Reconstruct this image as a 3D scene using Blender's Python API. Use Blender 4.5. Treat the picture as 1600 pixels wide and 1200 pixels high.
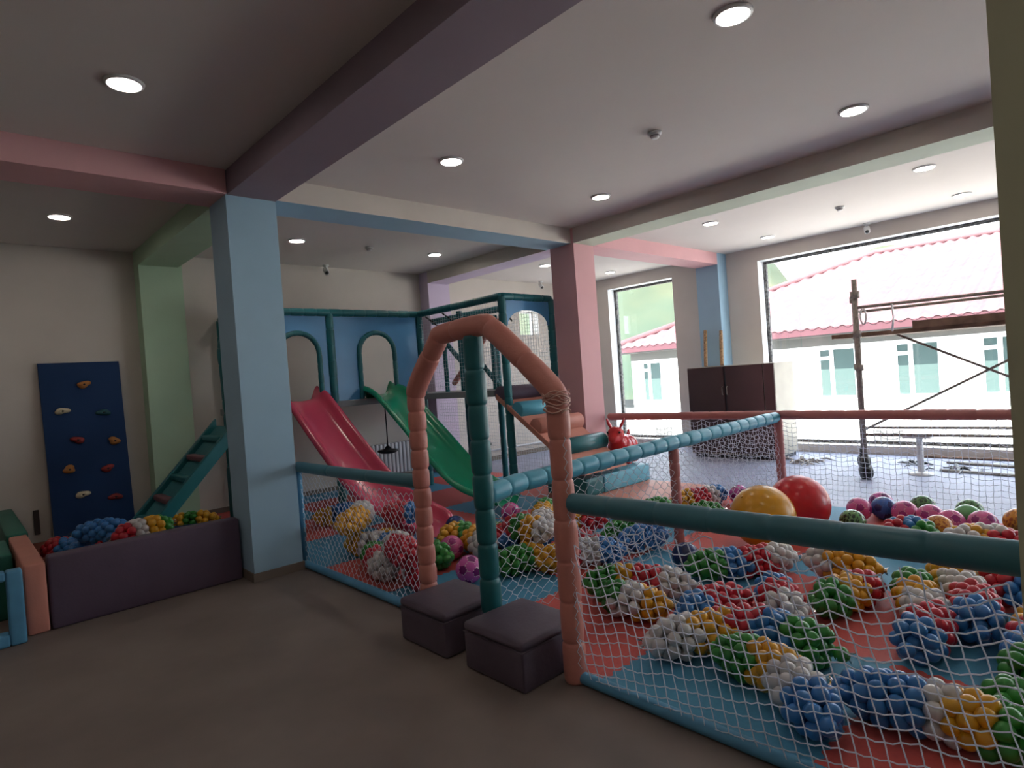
import bpy, math, random
from mathutils import Vector, Matrix
random.seed(7)
for o in list(bpy.data.objects): bpy.data.objects.remove(o)
S = bpy.context.scene
COL = S.collection
R = math.radians

# ------------------------------------------------------------ camera, world, sun, exposure
CAM_H = 1.5
yaw, pitch, roll = 0.8202, -0.01296, -0.07161
fw = Vector((math.cos(yaw)*math.cos(pitch), math.sin(yaw)*math.cos(pitch), math.sin(pitch)))
rt = Vector((math.sin(yaw), -math.cos(yaw), 0)); up = rt.cross(fw)
r2 = math.cos(roll)*rt + math.sin(roll)*up; u2 = -math.sin(roll)*rt + math.cos(roll)*up
cd = bpy.data.cameras.new('camera'); cam = bpy.data.objects.new('camera', cd); COL.objects.link(cam)
cd.sensor_width = 36; cd.lens = 946.3/1600*36; cd.clip_start = .05; cd.clip_end = 600
m = Matrix.Identity(4)
for i in range(3):
    m[i][0] = r2[i]; m[i][1] = u2[i]; m[i][2] = -fw[i]
m[0][3] = 0; m[1][3] = 0; m[2][3] = CAM_H
cam.matrix_world = m
S.camera = cam

w = bpy.data.worlds.new('sky'); S.world = w; w.use_nodes = True
bg = w.node_tree.nodes['Background']
bg.inputs['Color'].default_value = (.80, .90, 1.0, 1); bg.inputs['Strength'].default_value = 7.0

def light(name, kind, loc, energy, color=(1, 1, 1), rot=(0, 0, 0), **k):
    l = bpy.data.lights.new(name, kind); l.energy = energy; l.color = color
    o = bpy.data.objects.new(name, l); o.location = loc; o.rotation_euler = rot; COL.objects.link(o)
    for a, b in k.items(): setattr(l, a, b)
    return o
# sun stands behind our building and lights the house across the yard
light('sun', 'SUN', (0, 0, 20), 30.0, (1, .95, .88), (R(38), 0, R(-70)), angle=R(.6))
# light portals fill the window openings (they only guide the sky light)
for n, (y0, y1) in (('portal_small', (6.0, 7.44)), ('portal_big', (-1.2, 4.4)), ('portal_side', (-5.6, -2.2))):
    o = light(n, 'AREA', (9.99, (y0+y1)/2, 1.6), 1, rot=(0, R(90), 0), shape='RECTANGLE', size=2.94, size_y=y1-y0)
    o.data.cycles.is_portal = True
S.view_settings.view_transform = 'Standard'; S.view_settings.look = 'None'
S.view_settings.gamma = 1; S.view_settings.use_curve_mapping = False
S.view_settings.exposure = 0.10

# ------------------------------------------------------------ materials
MATS = {}
def mat(name, col, rough=.6, spec=.5, noise=None, bump=None, metal=0, emit=None, coat=0, sub=0):
    if name in MATS: return MATS[name]
    M = bpy.data.materials.new(name); M.use_nodes = True; nt = M.node_tree; N = nt.nodes; L = nt.links
    b = N['Principled BSDF']
    b.inputs['Base Color'].default_value = (*col, 1); b.inputs['Roughness'].default_value = rough
    b.inputs['Specular IOR Level'].default_value = spec; b.inputs['Metallic'].default_value = metal
    b.inputs['Coat Weight'].default_value = coat; b.inputs['Coat Roughness'].default_value = .12
    if emit:
        b.inputs['Emission Color'].default_value = (*emit[0], 1); b.inputs['Emission Strength'].default_value = emit[1]
    tc = N.new('ShaderNodeTexCoord')
    if noise:                                   # (scale, amount[, second colour])
        nz = N.new('ShaderNodeTexNoise'); nz.inputs['Scale'].default_value = noise[0]; nz.inputs['Detail'].default_value = 6
        L.new(tc.outputs['Object'], nz.inputs['Vector'])
        cr = N.new('ShaderNodeValToRGB'); a = noise[1]
        c2 = noise[2] if len(noise) > 2 else tuple(min(1, c*(1+a)) for c in col)
        cr.color_ramp.elements[0].position = .3; cr.color_ramp.elements[1].position = .7
        cr.color_ramp.elements[0].color = (*[c*(1-a) for c in col], 1); cr.color_ramp.elements[1].color = (*c2, 1)
        L.new(nz.outputs['Fac'], cr.inputs['Fac']); L.new(cr.outputs['Color'], b.inputs['Base Color'])
    if bump:
        nb = N.new('ShaderNodeTexNoise'); nb.inputs['Scale'].default_value = bump[0]; nb.inputs['Detail'].default_value = 4
        L.new(tc.outputs['Object'], nb.inputs['Vector'])
        bp = N.new('ShaderNodeBump'); bp.inputs['Strength'].default_value = bump[1]; bp.inputs['Distance'].default_value = .01
        L.new(nb.outputs['Fac'], bp.inputs['Height']); L.new(bp.outputs['Normal'], b.inputs['Normal'])
    MATS[name] = M
    return M
WALL = mat('plaster_white', (.64, .59, .54), .85, .3, (2.5, .03), (60, .08))
CEIL = mat('ceiling_paint', (.70, .645, .615), .9, .3, (1.2, .02))
BLUEP = mat('paint_light_blue', (.34, .52, .66), .7, .3, (3, .03))
PINKP = mat('paint_pink', (.70, .40, .42), .7, .3, (3, .03))
PURP = mat('paint_lilac_grey', (.29, .23, .28), .75, .3, (3, .03))
LILAC = mat('paint_lilac', (.62, .52, .66), .75, .3, (3, .03))
GREENP = mat('paint_green', (.42, .58, .42), .75, .3, (3, .03))
OLIVE = mat('paint_sage', (.50, .51, .36), .8, .3, (3, .04))
FLOOR = mat('vinyl_floor', (.205, .165, .145), .55, .35, (2.2, .12, (.235, .19, .168)), (200, .05))
FLOOR2 = mat('daylit_dusty_floor', (.27, .29, .40), .5, .35, (3, .12, (.33, .35, .47)), (30, .05))  # dusty floor with the windows' bluish daylight painted into its colour
SKIRT = mat('skirting', (.20, .16, .13), .6)
TEAL = mat('teal_vinyl', (.010, .145, .165), .38, .5, bump=(14, .25))
RAILT = mat('petrol_vinyl', (.045, .18, .235), .36, .5, bump=(9, .2))
RAILB = mat('sky_blue_vinyl', (.08, .38, .52), .35, .5, bump=(9, .2))
PEACH = mat('peach_vinyl', (.62, .245, .20), .42, .5, bump=(18, .5))
ROSE = mat('rose_vinyl', (.52, .20, .19), .42, .5, bump=(18, .4))
def cordmat(name, c):
    M = bpy.data.materials.new(name); M.use_nodes = True; nt = M.node_tree; N = nt.nodes; L = nt.links
    b = N['Principled BSDF']; b.inputs['Base Color'].default_value = (*c, 1); b.inputs['Roughness'].default_value = .7
    t = N.new('ShaderNodeBsdfTranslucent'); t.inputs['Color'].default_value = (*c, 1)
    mx = N.new('ShaderNodeMixShader'); mx.inputs[0].default_value = .5
    L.new(b.outputs[0], mx.inputs[1]); L.new(t.outputs[0], mx.inputs[2]); L.new(mx.outputs[0], N['Material Output'].inputs['Surface'])
    return M
NET = cordmat('white_cord', (.82, .85, .92)); NETF = cordmat('fine_cord', (.70, .73, .77))
PANEL = mat('blue_plastic_panel', (.07, .28, .55), .3, .5, (3, .06))
SLIDEP = mat('pink_plastic', (.62, .06, .13), .22, .5, coat=.3)
SLIDEG = mat('green_plastic', (.01, .33, .17), .22, .5, coat=.3)
FOAMR = mat('red_foam', (.62, .10, .085), .6, .4, (60, .06), (300, .15))
FOAMB = mat('blue_foam', (.07, .30, .48), .6, .4, (60, .06), (300, .15))
POUF = mat('grey_purple_leatherette', (.10, .075, .105), .5, .4, (6, .08), (40, .15))
PADP = mat('purple_leatherette', (.10, .07, .11), .5, .4, (5, .08), (60, .1))
PADK = mat('salmon_leatherette', (.60, .25, .19), .5, .4, (5, .05), (60, .1))
PADG = mat('dark_green_leatherette', (.02, .15, .11), .5, .4)
PADB = mat('blue_leatherette', (.10, .32, .52), .5, .4, (8, .08))
NAVY = mat('navy_board', (.006, .035, .12), .6, .3)
DECK = mat('grey_deck', (.25, .27, .29), .6)
STEEL = mat('old_steel', (.28, .24, .21), .6, .5, (30, .3), metal=.3)
PLANK = mat('wood_plank', (.22, .14, .10), .8, .3, (8, .3))
CAB = mat('brown_metal_door', (.10, .06, .06), .25, .5, (1.5, .15), metal=.4)
CABS = mat('galvanised_side', (.33, .30, .25), .5, .5, (3, .1))
BLACK = mat('black_plastic', (.012, .012, .014), .4)
WHITEP = mat('white_plastic', (.75, .75, .75), .4)
ALU = mat('dark_window_edge', (.03, .03, .04), .7, .3, (25, .5, (.25, .24, .23)), (40, .8))
JAMB = mat('jamb_white', (.72, .74, .76), .8)
RADM = mat('radiator_white', (.62, .63, .66), .4)
WOODM = mat('stick_wood', (.36, .22, .12), .8, .3, (30, .5))
def ballmat(n, c): return mat(n, c, .28, .5, coat=.25)
BM = {'W': ballmat('ball_white', (.62, .60, .59)), 'Y': ballmat('ball_yellow', (.72, .36, .015)), 'R': ballmat('ball_red', (.55, .018, .038)),
      'B': ballmat('ball_blue', (.035, .20, .52)), 'G': ballmat('ball_green', (.03, .26, .035))}
def film():
    M = bpy.data.materials.new('clear_film'); M.use_nodes = True; nt = M.node_tree; N = nt.nodes; L = nt.links
    N.remove(N['Principled BSDF'])
    t = N.new('ShaderNodeBsdfTransparent'); g = N.new('ShaderNodeBsdfGlossy'); g.inputs['Roughness'].default_value = .2
    mx = N.new('ShaderNodeMixShader'); fr = N.new('ShaderNodeFresnel'); fr.inputs['IOR'].default_value = 1.6
    L.new(fr.outputs[0], mx.inputs[0]); L.new(t.outputs[0], mx.inputs[1]); L.new(g.outputs[0], mx.inputs[2])
    L.new(mx.outputs[0], N['Material Output'].inputs['Surface'])
    return M
FILM = film()
def glassm():
    M = bpy.data.materials.new('window_glass'); M.use_nodes = True; nt = M.node_tree; N = nt.nodes; L = nt.links
    N.remove(N['Principled BSDF'])
    t = N.new('ShaderNodeBsdfTransparent'); t.inputs['Color'].default_value = (.97, .98, .98, 1)
    g = N.new('ShaderNodeBsdfGlossy'); g.inputs['Roughness'].default_value = .02
    mx = N.new('ShaderNodeMixShader'); mx.inputs[0].default_value = .04
    L.new(t.outputs[0], mx.inputs[1]); L.new(g.outputs[0], mx.inputs[2]); L.new(mx.outputs[0], N['Material Output'].inputs['Surface'])
    return M
GLASS = glassm()

# ------------------------------------------------------------ mesh helpers
class MB:
    def __init__(s): s.v = []; s.f = []; s.mi = []; s.sm = []
    def add(s, V, F, smooth=False, mi=0):
        n = len(s.v); s.v += [Vector(v) for v in V]
        for f in F: s.f.append([n+i for i in f]); s.sm.append(smooth); s.mi.append(mi)
        return s
    def box(s, x0, x1, y0, y1, z0, z1, mi=0):
        V = [(x, y, z) for z in (z0, z1) for y in (y0, y1) for x in (x0, x1)]
        return s.add(V, [(0, 2, 3, 1), (4, 5, 7, 6), (0, 1, 5, 4), (2, 6, 7, 3), (0, 4, 6, 2), (1, 3, 7, 5)], mi=mi)
    def rbox(s, x0, x1, y0, y1, z0, z1, r=.02, puff=0, n=3, mi=0):
        """rounded box: cube grid pushed onto a rounded cuboid"""
        c = Vector(((x0+x1)/2, (y0+y1)/2, (z0+z1)/2)); h = Vector(((x1-x0)/2, (y1-y0)/2, (z1-z0)/2))
        K = 2*n+4
        def co(i, hh):
            if i <= n: return -hh+r - r*math.cos(i/n*math.pi/2)*1.0
            if i >= K-n: return hh-r + r*math.cos((K-i)/n*math.pi/2)
            return (-hh+r)+(2*hh-2*r)*((i-n)/(K-2*n))
        idx = {}; V = []; F = []
        def vert(a):
            if a in idx: return idx[a]
            p = Vector([co(a[k], h[k]) for k in range(3)])
            q = Vector([max(-h[k]+r, min(h[k]-r, p[k])) for k in range(3)]); d = p-q
            if d.length > 1e-9: p = q+d.normalized()*r
            if puff:
                for k in range(3):
                    a1, a2 = (k+1) % 3, (k+2) % 3
                    if abs(abs(p[k])-h[k]) < 1e-4:
                        p[k] += math.copysign(puff*(1-(p[a1]/h[a1])**2)*(1-(p[a2]/h[a2])**2), p[k]) if k != 2 or p[k] > 0 else 0
            idx[a] = len(V); V.append(c+p); return idx[a]
        for k in range(3):
            a1, a2 = (k+1) % 3, (k+2) % 3
            for side in (0, K):
                for i in range(K):
                    for j in range(K):
                        q = []
                        for di, dj in ((0, 0), (1, 0), (1, 1), (0, 1)):
                            a = [0, 0, 0]; a[k] = side; a[a1] = i+di; a[a2] = j+dj; q.append(vert(tuple(a)))
                        F.append(q if side else q[::-1])
        return s.add(V, F, True, mi)
    def tube(s, pts, r, n=12, cap=True, smooth=True, mi=0, sq=(1, 1)):
        """r: number or list per point"""
        P = [Vector(p) for p in pts]; rr = r if isinstance(r, (list, tuple)) else [r]*len(P)
        T = []
        for i in range(len(P)):
            a = P[max(0, i-1)]; b = P[min(len(P)-1, i+1)]; T.append((b-a).normalized())
        u = Vector((0, 0, 1)) if abs(T[0].z) < .9 else Vector((1, 0, 0))
        u = (u-T[0]*u.dot(T[0])).normalized(); V = []
        for i, p in enumerate(P):
            u = (u-T[i]*u.dot(T[i])).normalized(); q = T[i].cross(u)
            for k in range(n):
                a = 2*math.pi*k/n; V.append(p+(u*math.cos(a)*sq[0]+q*math.sin(a)*sq[1])*rr[i])
        F = [(i*n+k, i*n+(k+1) % n, (i+1)*n+(k+1) % n, (i+1)*n+k) for i in range(len(P)-1) for k in range(n)]
        if cap: F += [tuple(range(n))[::-1], tuple((len(P)-1)*n+k for k in range(n))]
        return s.add(V, F, smooth, mi)
    def padded(s, pts, r, seg=.16, pinch=.14, n=14, jit=.03, step=.02, bend=0):
        """foam sleeve laced in segments, pinched where two sleeves meet"""
        P = [Vector(p) for p in pts]; out = []; rad = []; d0 = 0
        L = [0]
        for a, b in zip(P[:-1], P[1:]): L.append(L[-1]+(b-a).length)
        tot = L[-1]; ns = max(1, round(tot/seg)); sl = tot/ns
        N = max(4, int(tot/step)); rnd = random.Random(int(tot*1000)+len(pts))
        sc = [1+rnd.uniform(-jit, jit) for _ in range(ns+1)]
        ts = sorted(set([i/N*tot for i in range(N+1)] + [k*sl+e for k in range(ns+1) for e in (-.012, -.004, 0, .004, .012)]))
        ts = [t for t in ts if 0 <= t <= tot]
        for t in ts:
            i = max(j for j in range(len(P)) if L[j] <= t+1e-9); i = min(i, len(P)-2)
            f = (t-L[i])/(L[i+1]-L[i]); out.append(P[i].lerp(P[i+1], f))
            k = t/sl; fr = abs(k-round(k))*sl
            rad.append(r*sc[min(ns, int(k))]*(1-pinch*math.exp(-(fr/.008)**2)-pinch*.35*math.exp(-(fr/.03)**2)))
        return s.tube(out, rad, n)
    def cyl(s, c, r, h, n=24, axis='z', mi=0, smooth=True, r2=None):
        c = Vector(c); d = {'x': Vector((1, 0, 0)), 'y': Vector((0, 1, 0)), 'z': Vector((0, 0, 1))}[axis]*h
        return s.tube([c, c+d], [r, r if r2 is None else r2], n, smooth=smooth, mi=mi)
    def lathe(s, c, prof, n=24, mi=0, cap=True):
        V = []; c = Vector(c)
        for r, z in prof:
            for k in range(n):
                a = 2*math.pi*k/n; V.append(c+Vector((r*math.cos(a), r*math.sin(a), z)))
        F = [(i*n+k, i*n+(k+1) % n, (i+1)*n+(k+1) % n, (i+1)*n+k) for i in range(len(prof)-1) for k in range(n)]
        if cap: F += [tuple(range(n))[::-1], tuple((len(prof)-1)*n+k for k in range(n))]
        return s.add(V, F, True, mi)
    def ell(s, c, rx, ry, rz, nu=20, nv=12, mi=0):
        c = Vector(c); V = [c+Vector((0, 0, -rz))]
        for j in range(1, nv):
            t = -math.pi/2+math.pi*j/nv
            for i in range(nu):
                a = 2*math.pi*i/nu; V.append(c+Vector((rx*math.cos(t)*math.cos(a), ry*math.cos(t)*math.sin(a), rz*math.sin(t))))
        V.append(c+Vector((0, 0, rz))); F = []
        for i in range(nu):
            F.append((0, 1+(i+1) % nu, 1+i))
            for j in range(nv-2):
                F.append((1+j*nu+i, 1+j*nu+(i+1) % nu, 1+(j+1)*nu+(i+1) % nu, 1+(j+1)*nu+i))
            F.append((1+(nv-2)*nu+i, 1+(nv-2)*nu+(i+1) % nu, len(V)-1))
        return s.add(V, F, True, mi)
    def prism(s, poly, fn, d, mi=0, smooth=False):
        """poly 2D points; fn(a,b,h) -> 3D; extruded h from 0 to d"""
        n = len(poly); V = [fn(a, b, 0) for a, b in poly]+[fn(a, b, d) for a, b in poly]
        F = [tuple(range(n))[::-1], tuple(range(n, 2*n))]+[(i, (i+1) % n, n+(i+1) % n, n+i) for i in range(n)]
        return s.add(V, F, smooth, mi)
    def grid(s, fn, nu, nv, smooth=True, mi=0, thick=None):
        V = [fn(i/nu, j/nv) for i in range(nu+1) for j in range(nv+1)]
        F = [(i*(nv+1)+j, (i+1)*(nv+1)+j, (i+1)*(nv+1)+j+1, i*(nv+1)+j+1) for i in range(nu) for j in range(nv)]
        return s.add(V, F, smooth, mi)

def tag(o, label=None, cat=None, group=None, kind=None):
    if label: o['label'] = label
    if cat: o['category'] = cat
    if group: o['group'] = group
    if kind: o['kind'] = kind
    return o
def origin(o):
    p = Vector((0, 0, 0))
    while o: p += Vector(o.location); o = o.parent
    return p
def thing(name, loc, label, cat, group=None):
    o = bpy.data.objects.new(name, None); o.empty_display_size = .1; o.location = loc; COL.objects.link(o)
    return tag(o, label, cat, group)
def obj(name, mb, mt, parent=None, loc=None, bev=0):
    """mb is in world coordinates"""
    me = bpy.data.meshes.new(name)
    base = origin(parent) if parent else Vector((0, 0, 0))
    l = Vector(loc) if loc is not None else (Vector((0, 0, 0)) if parent else sum((Vector(v) for v in mb.v), Vector())/max(1, len(mb.v)))
    if loc is None and not parent:
        l.z = min(v.z for v in mb.v)
    if loc is not None and parent: l = l-base
    off = base+l
    me.from_pydata([tuple(v-off) for v in mb.v], [], mb.f)
    me.polygons.foreach_set('use_smooth', mb.sm); me.polygons.foreach_set('material_index', mb.mi)
    for x in (mt if isinstance(mt, (list, tuple)) else [mt]): me.materials.append(x)
    me.update()
    o = bpy.data.objects.new(name, me); COL.objects.link(o); o.location = l
    if parent: o.parent = parent
    if bev:
        b = o.modifiers.new('bevel', 'BEVEL'); b.width = bev; b.segments = 2; b.limit_method = 'ANGLE'
    return o
def struct(name, mb, mt, parent=None, bev=0):
    o = obj(name, mb, mt, parent, bev=bev); o['kind'] = 'structure'; return o

# ------------------------------------------------------------ room shell
ZC, ZB = 3.29, 3.10
XW, YB = 9.72, 8.30              # inner face of window wall, back wall
X0, Y0 = -4.0, -6.0
struct('floor', MB().box(X0, 6.26, Y0, YB, -.12, 0), FLOOR)
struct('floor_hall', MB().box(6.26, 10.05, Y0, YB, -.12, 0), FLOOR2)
struct('ceiling', MB().box(X0, 10.05, Y0, YB, ZC, ZC+.25), CEIL)
WX0, WX1, WZ0, WZ1 = 8.05, 8.57, 2.26, 2.74
struct('wall_back', MB().box(X0-.2, WX0, YB, YB+.25, -.12, ZC+.25).box(WX1, 10.05, YB, YB+.25, -.12, ZC+.25).box(WX0, WX1, YB, YB+.25, -.12, WZ0).box(WX0, WX1, YB, YB+.25, WZ1, ZC+.25), WALL)
struct('wall_left', MB().box(X0-.2, X0, Y0-.2, YB, -.12, ZC+.25), WALL)
struct('wall_front', MB().box(X0, 10.05, Y0-.2, Y0, -.12, ZC+.25), WALL)
# window wall with three openings
OP = [(-5.6, -2.2), (-1.2, 4.40), (5.98, 7.45)]
ZS, ZH = .12, 3.08
wb = MB(); ys = Y0
for a, b in OP:
    wb.box(XW, 10.05, ys, a, 0, ZC)
    wb.box(XW, 10.05, a, b, 0, ZS); wb.box(XW, 10.05, a, b, ZH, ZC); ys = b
wb.box(XW, 10.05, ys, YB, 0, ZC)
struct('wall_right', wb, WALL)
for n, (a, b) in enumerate(OP):
    f = MB(); t = .045
    f.box(9.93, 9.99, a+.002, a+t, ZS, ZH); f.box(9.93, 9.99, b-t, b-.002, ZS, ZH); f.box(9.93, 9.99, a, b, ZH-t, ZH-.002); f.box(9.93, 9.99, a, b, ZS+.002, ZS+t)
    fr = struct('window_%d' % (n+1), f, ALU)
    struct('pane', MB().box(9.955, 9.961, a+t, b-t, ZS+t, ZH-t), GLASS, fr)
    # rough sealant smeared round the opening edge
    sl = MB(); rr = random.Random(n)
    def wob(p, q, k):
        P = []; c = int((Vector(q)-Vector(p)).length/.05)
        for i in range(c+1):
            v = Vector(p).lerp(Vector(q), i/c); P.append(v+Vector((rr.uniform(-.004, .004),)*3))
        sl.tube(P, [rr.uniform(.006, .018) for _ in P], 6)
    wob((9.925, a+.02, ZS+.02), (9.925, a+.02, ZH-.02), 0); wob((9.925, b-.02, ZS+.02), (9.925, b-.02, ZH-.02), 0); wob((9.925, a+.02, ZH-.02), (9.925, b-.02, ZH-.02), 0)
    struct('sealant', sl, ALU, fr)
    struct('window_jamb', MB().box(XW+.002, 9.925, b-.004, b-.001, ZS, ZH).box(XW+.002, 9.925, a+.001, a+.004, ZS, ZH).box(XW+.002, 9.925, a, b, ZH-.004, ZH-.001), JAMB, fr)

sw = struct('window_4', MB().box(WX0, WX0+.03, YB+.16, YB+.2, WZ0, WZ1).box(WX1-.03, WX1, YB+.16, YB+.2, WZ0, WZ1).box(WX0+.03, WX1-.03, YB+.16, YB+.2, WZ0, WZ0+.03).box(WX0+.03, WX1-.03, YB+.16, YB+.2, WZ1-.03, WZ1), WHITEP)
struct('pane', MB().box(WX0+.03, WX1-.03, YB+.175, YB+.181, WZ0+.03, WZ1-.03), GLASS, sw)
# columns
def column(name, x0, x1, y0, y1, mt, mt2=None, z1=ZC):
    return struct(name, MB().box(x0, x1, y0, y1, 0, z1), mt)
CB = (1.71, 2.11, 5.0, 5.40)
column('column_blue', *CB, BLUEP)
column('column_pink', 5.81, 6.20, 4.93, 5.33, PINKP)
column('column_sage', 1.71, 2.11, -.17, .23, OLIVE)
column('column_green', 1.72, 2.18, 8.06, 8.30, GREENP)
column('column_lilac', 5.81, 6.24, 8.06, 8.30, LILAC)
column('column_wall_blue', 9.42, 9.72, 4.93, 5.33, BLUEP)
# beams (soffit colour differs from the side colour where the paint does)
def beam(name, x0, x1, y0, y1, side, bottom=None):
    mb = MB().box(x0, x1, y0, y1, ZB, ZC); 
    mb.mi[0] = 1
    return struct(name, mb, [side, bottom or side])
beam('beam_lilac_grey', 1.72, 2.11, Y0, 5.0, PURP)
beam('beam_pink_left', X0, 1.71, 4.97, 5.40, PINKP)
beam('beam_green', 1.72, 2.14, 5.40, 8.06, GREENP)
beam('beam_white_blue', 2.11, 5.81, 4.97, 5.40, WALL, BLUEP)
beam('beam_white_green', 5.81, 6.20, Y0, 4.93, WALL, mat('paint_pale_green', (.56, .62, .50), .75, .3, (3, .03)))
beam('beam_white_lilac', 5.81, 6.20, 5.33, 8.06, WALL, LILAC)
beam('beam_pink_right', 6.20, 9.42, 4.93, 5.33, PINKP)
# skirting
struct('baseboard_column', MB().box(1.698, 2.122, 4.988, 5.412, 0, .07), SKIRT)
struct('baseboard_back', MB().box(-3.9, 1.7, 8.285, 8.3, 0, .08).box(2.2, 5.8, 8.285, 8.3, 0, .08).box(6.25, 9.7, 8.285, 8.3, 0, .08), SKIRT)

# ------------------------------------------------------------ ceiling lamps, detectors, cameras
LED = mat('led_panel', (1, 1, 1), .5, emit=((1, .90, .80), 42.0))
L0 = thing('ceiling_light', (0, 0, ZC), 'x', 'ceiling light')
obj('diffuser', MB().cyl((0, 0, ZC-.012), .082, .008, 32), LED, L0)
obj('frame', MB().lathe((0, 0, ZC-.016), [(.084, 0), (.098, .004), (.102, .016), (.084, .016), (.084, 0)], 32, cap=False), WHITEP, L0)
def copy_tree(o, parent=None):
    c = o.copy(); COL.objects.link(c)
    if parent: c.parent = parent
    for ch in [q for q in o.children]: copy_tree(ch, c)
    return c
LAMPS = [
 (.83, 3.88, 'round glowing ceiling light, large one at upper left of the lilac-grey beam'),
 (.87, 6.94, 'round glowing ceiling light above the climbing board, behind the pink beam at far left'),
 (3.14, 6.92, 'round glowing ceiling light just right of the light blue column top'),
 (3.12, 3.88, 'round glowing ceiling light midway between lilac-grey beam and pink column'),
 (5.13, 6.90, 'round glowing ceiling light over the play tower, left of the lilac soffit'),
 (5.06, 3.88, 'round glowing ceiling light just in front of the beam that meets the pink column'),
 (3.09, 1.44, 'large round glowing ceiling light at the top edge of the photo'),
 (5.03, 1.48, 'round glowing ceiling light in front of the white-green beam near the sage column'),
 (7.28, 1.54, 'round glowing ceiling light just behind the white-green beam near the sage column'),
 (9.03, 1.55, 'round glowing ceiling light close above the big window, nearest the sage column'),
 (7.33, 3.89, 'round glowing ceiling light over the hall, left of the pink beam end'),
 (9.02, 3.90, 'round glowing ceiling light above the upper left corner of the big window'),
 (7.34, 6.87, 'round glowing ceiling light half hidden left of the pink column'),
 (9.08, 6.87, 'small round glowing ceiling light above the narrow window, right of the pink column')]
for i, (x, y, lb) in enumerate(LAMPS):
    o = L0 if i == 0 else copy_tree(L0)
    o.location = (x, y, ZC); tag(o, lb, 'ceiling light', 'round ceiling lights')
for x, y in ((.83, 1.44), (-1.2, 3.88), (-1.2, 1.44), (.83, -1.6), (-1.2, -1.6), (-1.2, 6.94), (3.1, -1.6)):  # unseen lamps continuing the ceiling grid, added to brighten the sage column
    o = copy_tree(L0); o.location = (x, y, ZC); tag(o, 'added unseen round ceiling light outside the photo, behind or above the camera', 'ceiling light', 'ceiling lights out of frame')
D0 = None
for x, y, lb in [(4.09, 2.58, 'white smoke detector in the middle of the front ceiling bay'), (4.09, 6.89, 'white smoke detector on the ceiling above the blue tower panels'),
                 (8.16, 2.62, 'white smoke detector on the ceiling over the bright hall by the big window')]:
    if D0 is None:
        D0 = thing('smoke_detector', (x, y, ZC), lb, 'smoke detector', 'smoke detectors')
        obj('base_plate', MB().cyl((x, y, ZC-.018), .052, .018, 28), WHITEP, D0)
        obj('sensor_head', MB().lathe((x, y, ZC-.05), [(.018, 0), (.03, .004), (.036, .02), (.042, .032)], 28), WHITEP, D0)
        obj('vent_ring', MB().cyl((x, y, ZC-.034), .037, .006, 28), BLACK, D0)
    else:
        o = copy_tree(D0); o.location = (x, y, ZC); tag(o, lb, 'smoke detector', 'smoke detectors')
def cctv(x, y, z, d, lb):
    t = thing('security_camera', (x, y, z), lb, 'security camera', 'security cameras'); d = Vector(d).normalized()
    obj('mount', MB().cyl((x, y, z-.02), .045, .02, 20).tube([(x, y, z-.02), (x, y, z-.06)], .018, 12), WHITEP, t)
    c = Vector((x, y, z-.085)); b = obj('body', MB().tube([c-d*.06, c-d*.05, c+d*.06, c+d*.065], [.03, .038, .038, .034], 18), WHITEP, t)
    obj('lens', MB().tube([c+d*.06, c+d*.072], .025, 16), BLACK, b)
cctv(4.10, 8.14, ZC, (-.3, -1, -.75), 'white security camera at the back wall above the blue tower panels')
cctv(9.60, 2.75, ZC, (-1, -.35, -.8), 'white security camera on the ceiling edge above the big window')
cctv(8.50, 8.10, ZC, (-.3, -1, -.9), 'white security camera on the back wall between tower and pink column')

# ------------------------------------------------------------ foam mats (interlocking)
XT = [2.20, 3.17, 4.15, 5.13, 6.20]; YT = [-.08, .91, 1.88, 2.85, 3.83, 4.81, 5.79, 6.77, 7.75, 8.28]
def edge_line(fixed, a, b, axis, teeth=True):
    pts = []; n = max(2, int(round(abs(b-a)/.035)))
    if not teeth: return [((fixed, a) if axis == 'y' else (a, fixed)), ((fixed, b) if axis == 'y' else (b, fixed))]
    for i in range(n+1):
        t = a+(b-a)*i/n
        o = 0 if i in (0, n) else (.011 if i % 2 else -.011)
        e = 0 if i in (0, n) else .006
        for s_ in ((-e, e) if e else (0,)):
            q = t+s_*(1 if b > a else -1); pts.append((fixed+o, q) if axis == 'y' else (q, fixed+o))
    return pts
first = {}
for i in range(4):
    for j in range(len(YT)-1):
        if i == 0 and YT[j] > 5 : pass
        x0, x1, y0, y1 = XT[i], XT[i+1], YT[j], YT[j+1]
        poly = edge_line(x0, y1, y0, 'y', i > 0)[:-1]+edge_line(y0, x0, x1, 'x', j > 0)[:-1]
        # shared borders must use the same direction of teeth: build right/top ones ascending then append
        rgt = edge_line(x1, y1, y0, 'y', i < 3)[::-1]; top = edge_line(y1, x0, x1, 'x', j < len(YT)-2)[::-1]
        poly = poly+rgt[:-1]+top[:-1]
        poly = poly[::-1] if False else poly
        red = (i+j) % 2 == 0
        mb = MB().prism(poly, lambda a, b, h: Vector((a, b, .001+h)), .018)
        o = obj('foam_mat', mb, FOAMR if red else FOAMB)
        row = ['nearest', 'second', 'third', 'farthest'][i]
        tag(o, '%s foam puzzle mat, %s row from front fence, %s tile from the sage column' % (
            'red' if red else 'blue', row, ['first', 'second', 'third', 'fourth', 'fifth', 'sixth', 'seventh', 'eighth', 'ninth'][j]), 'foam mat', 'interlocking floor mats')

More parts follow.
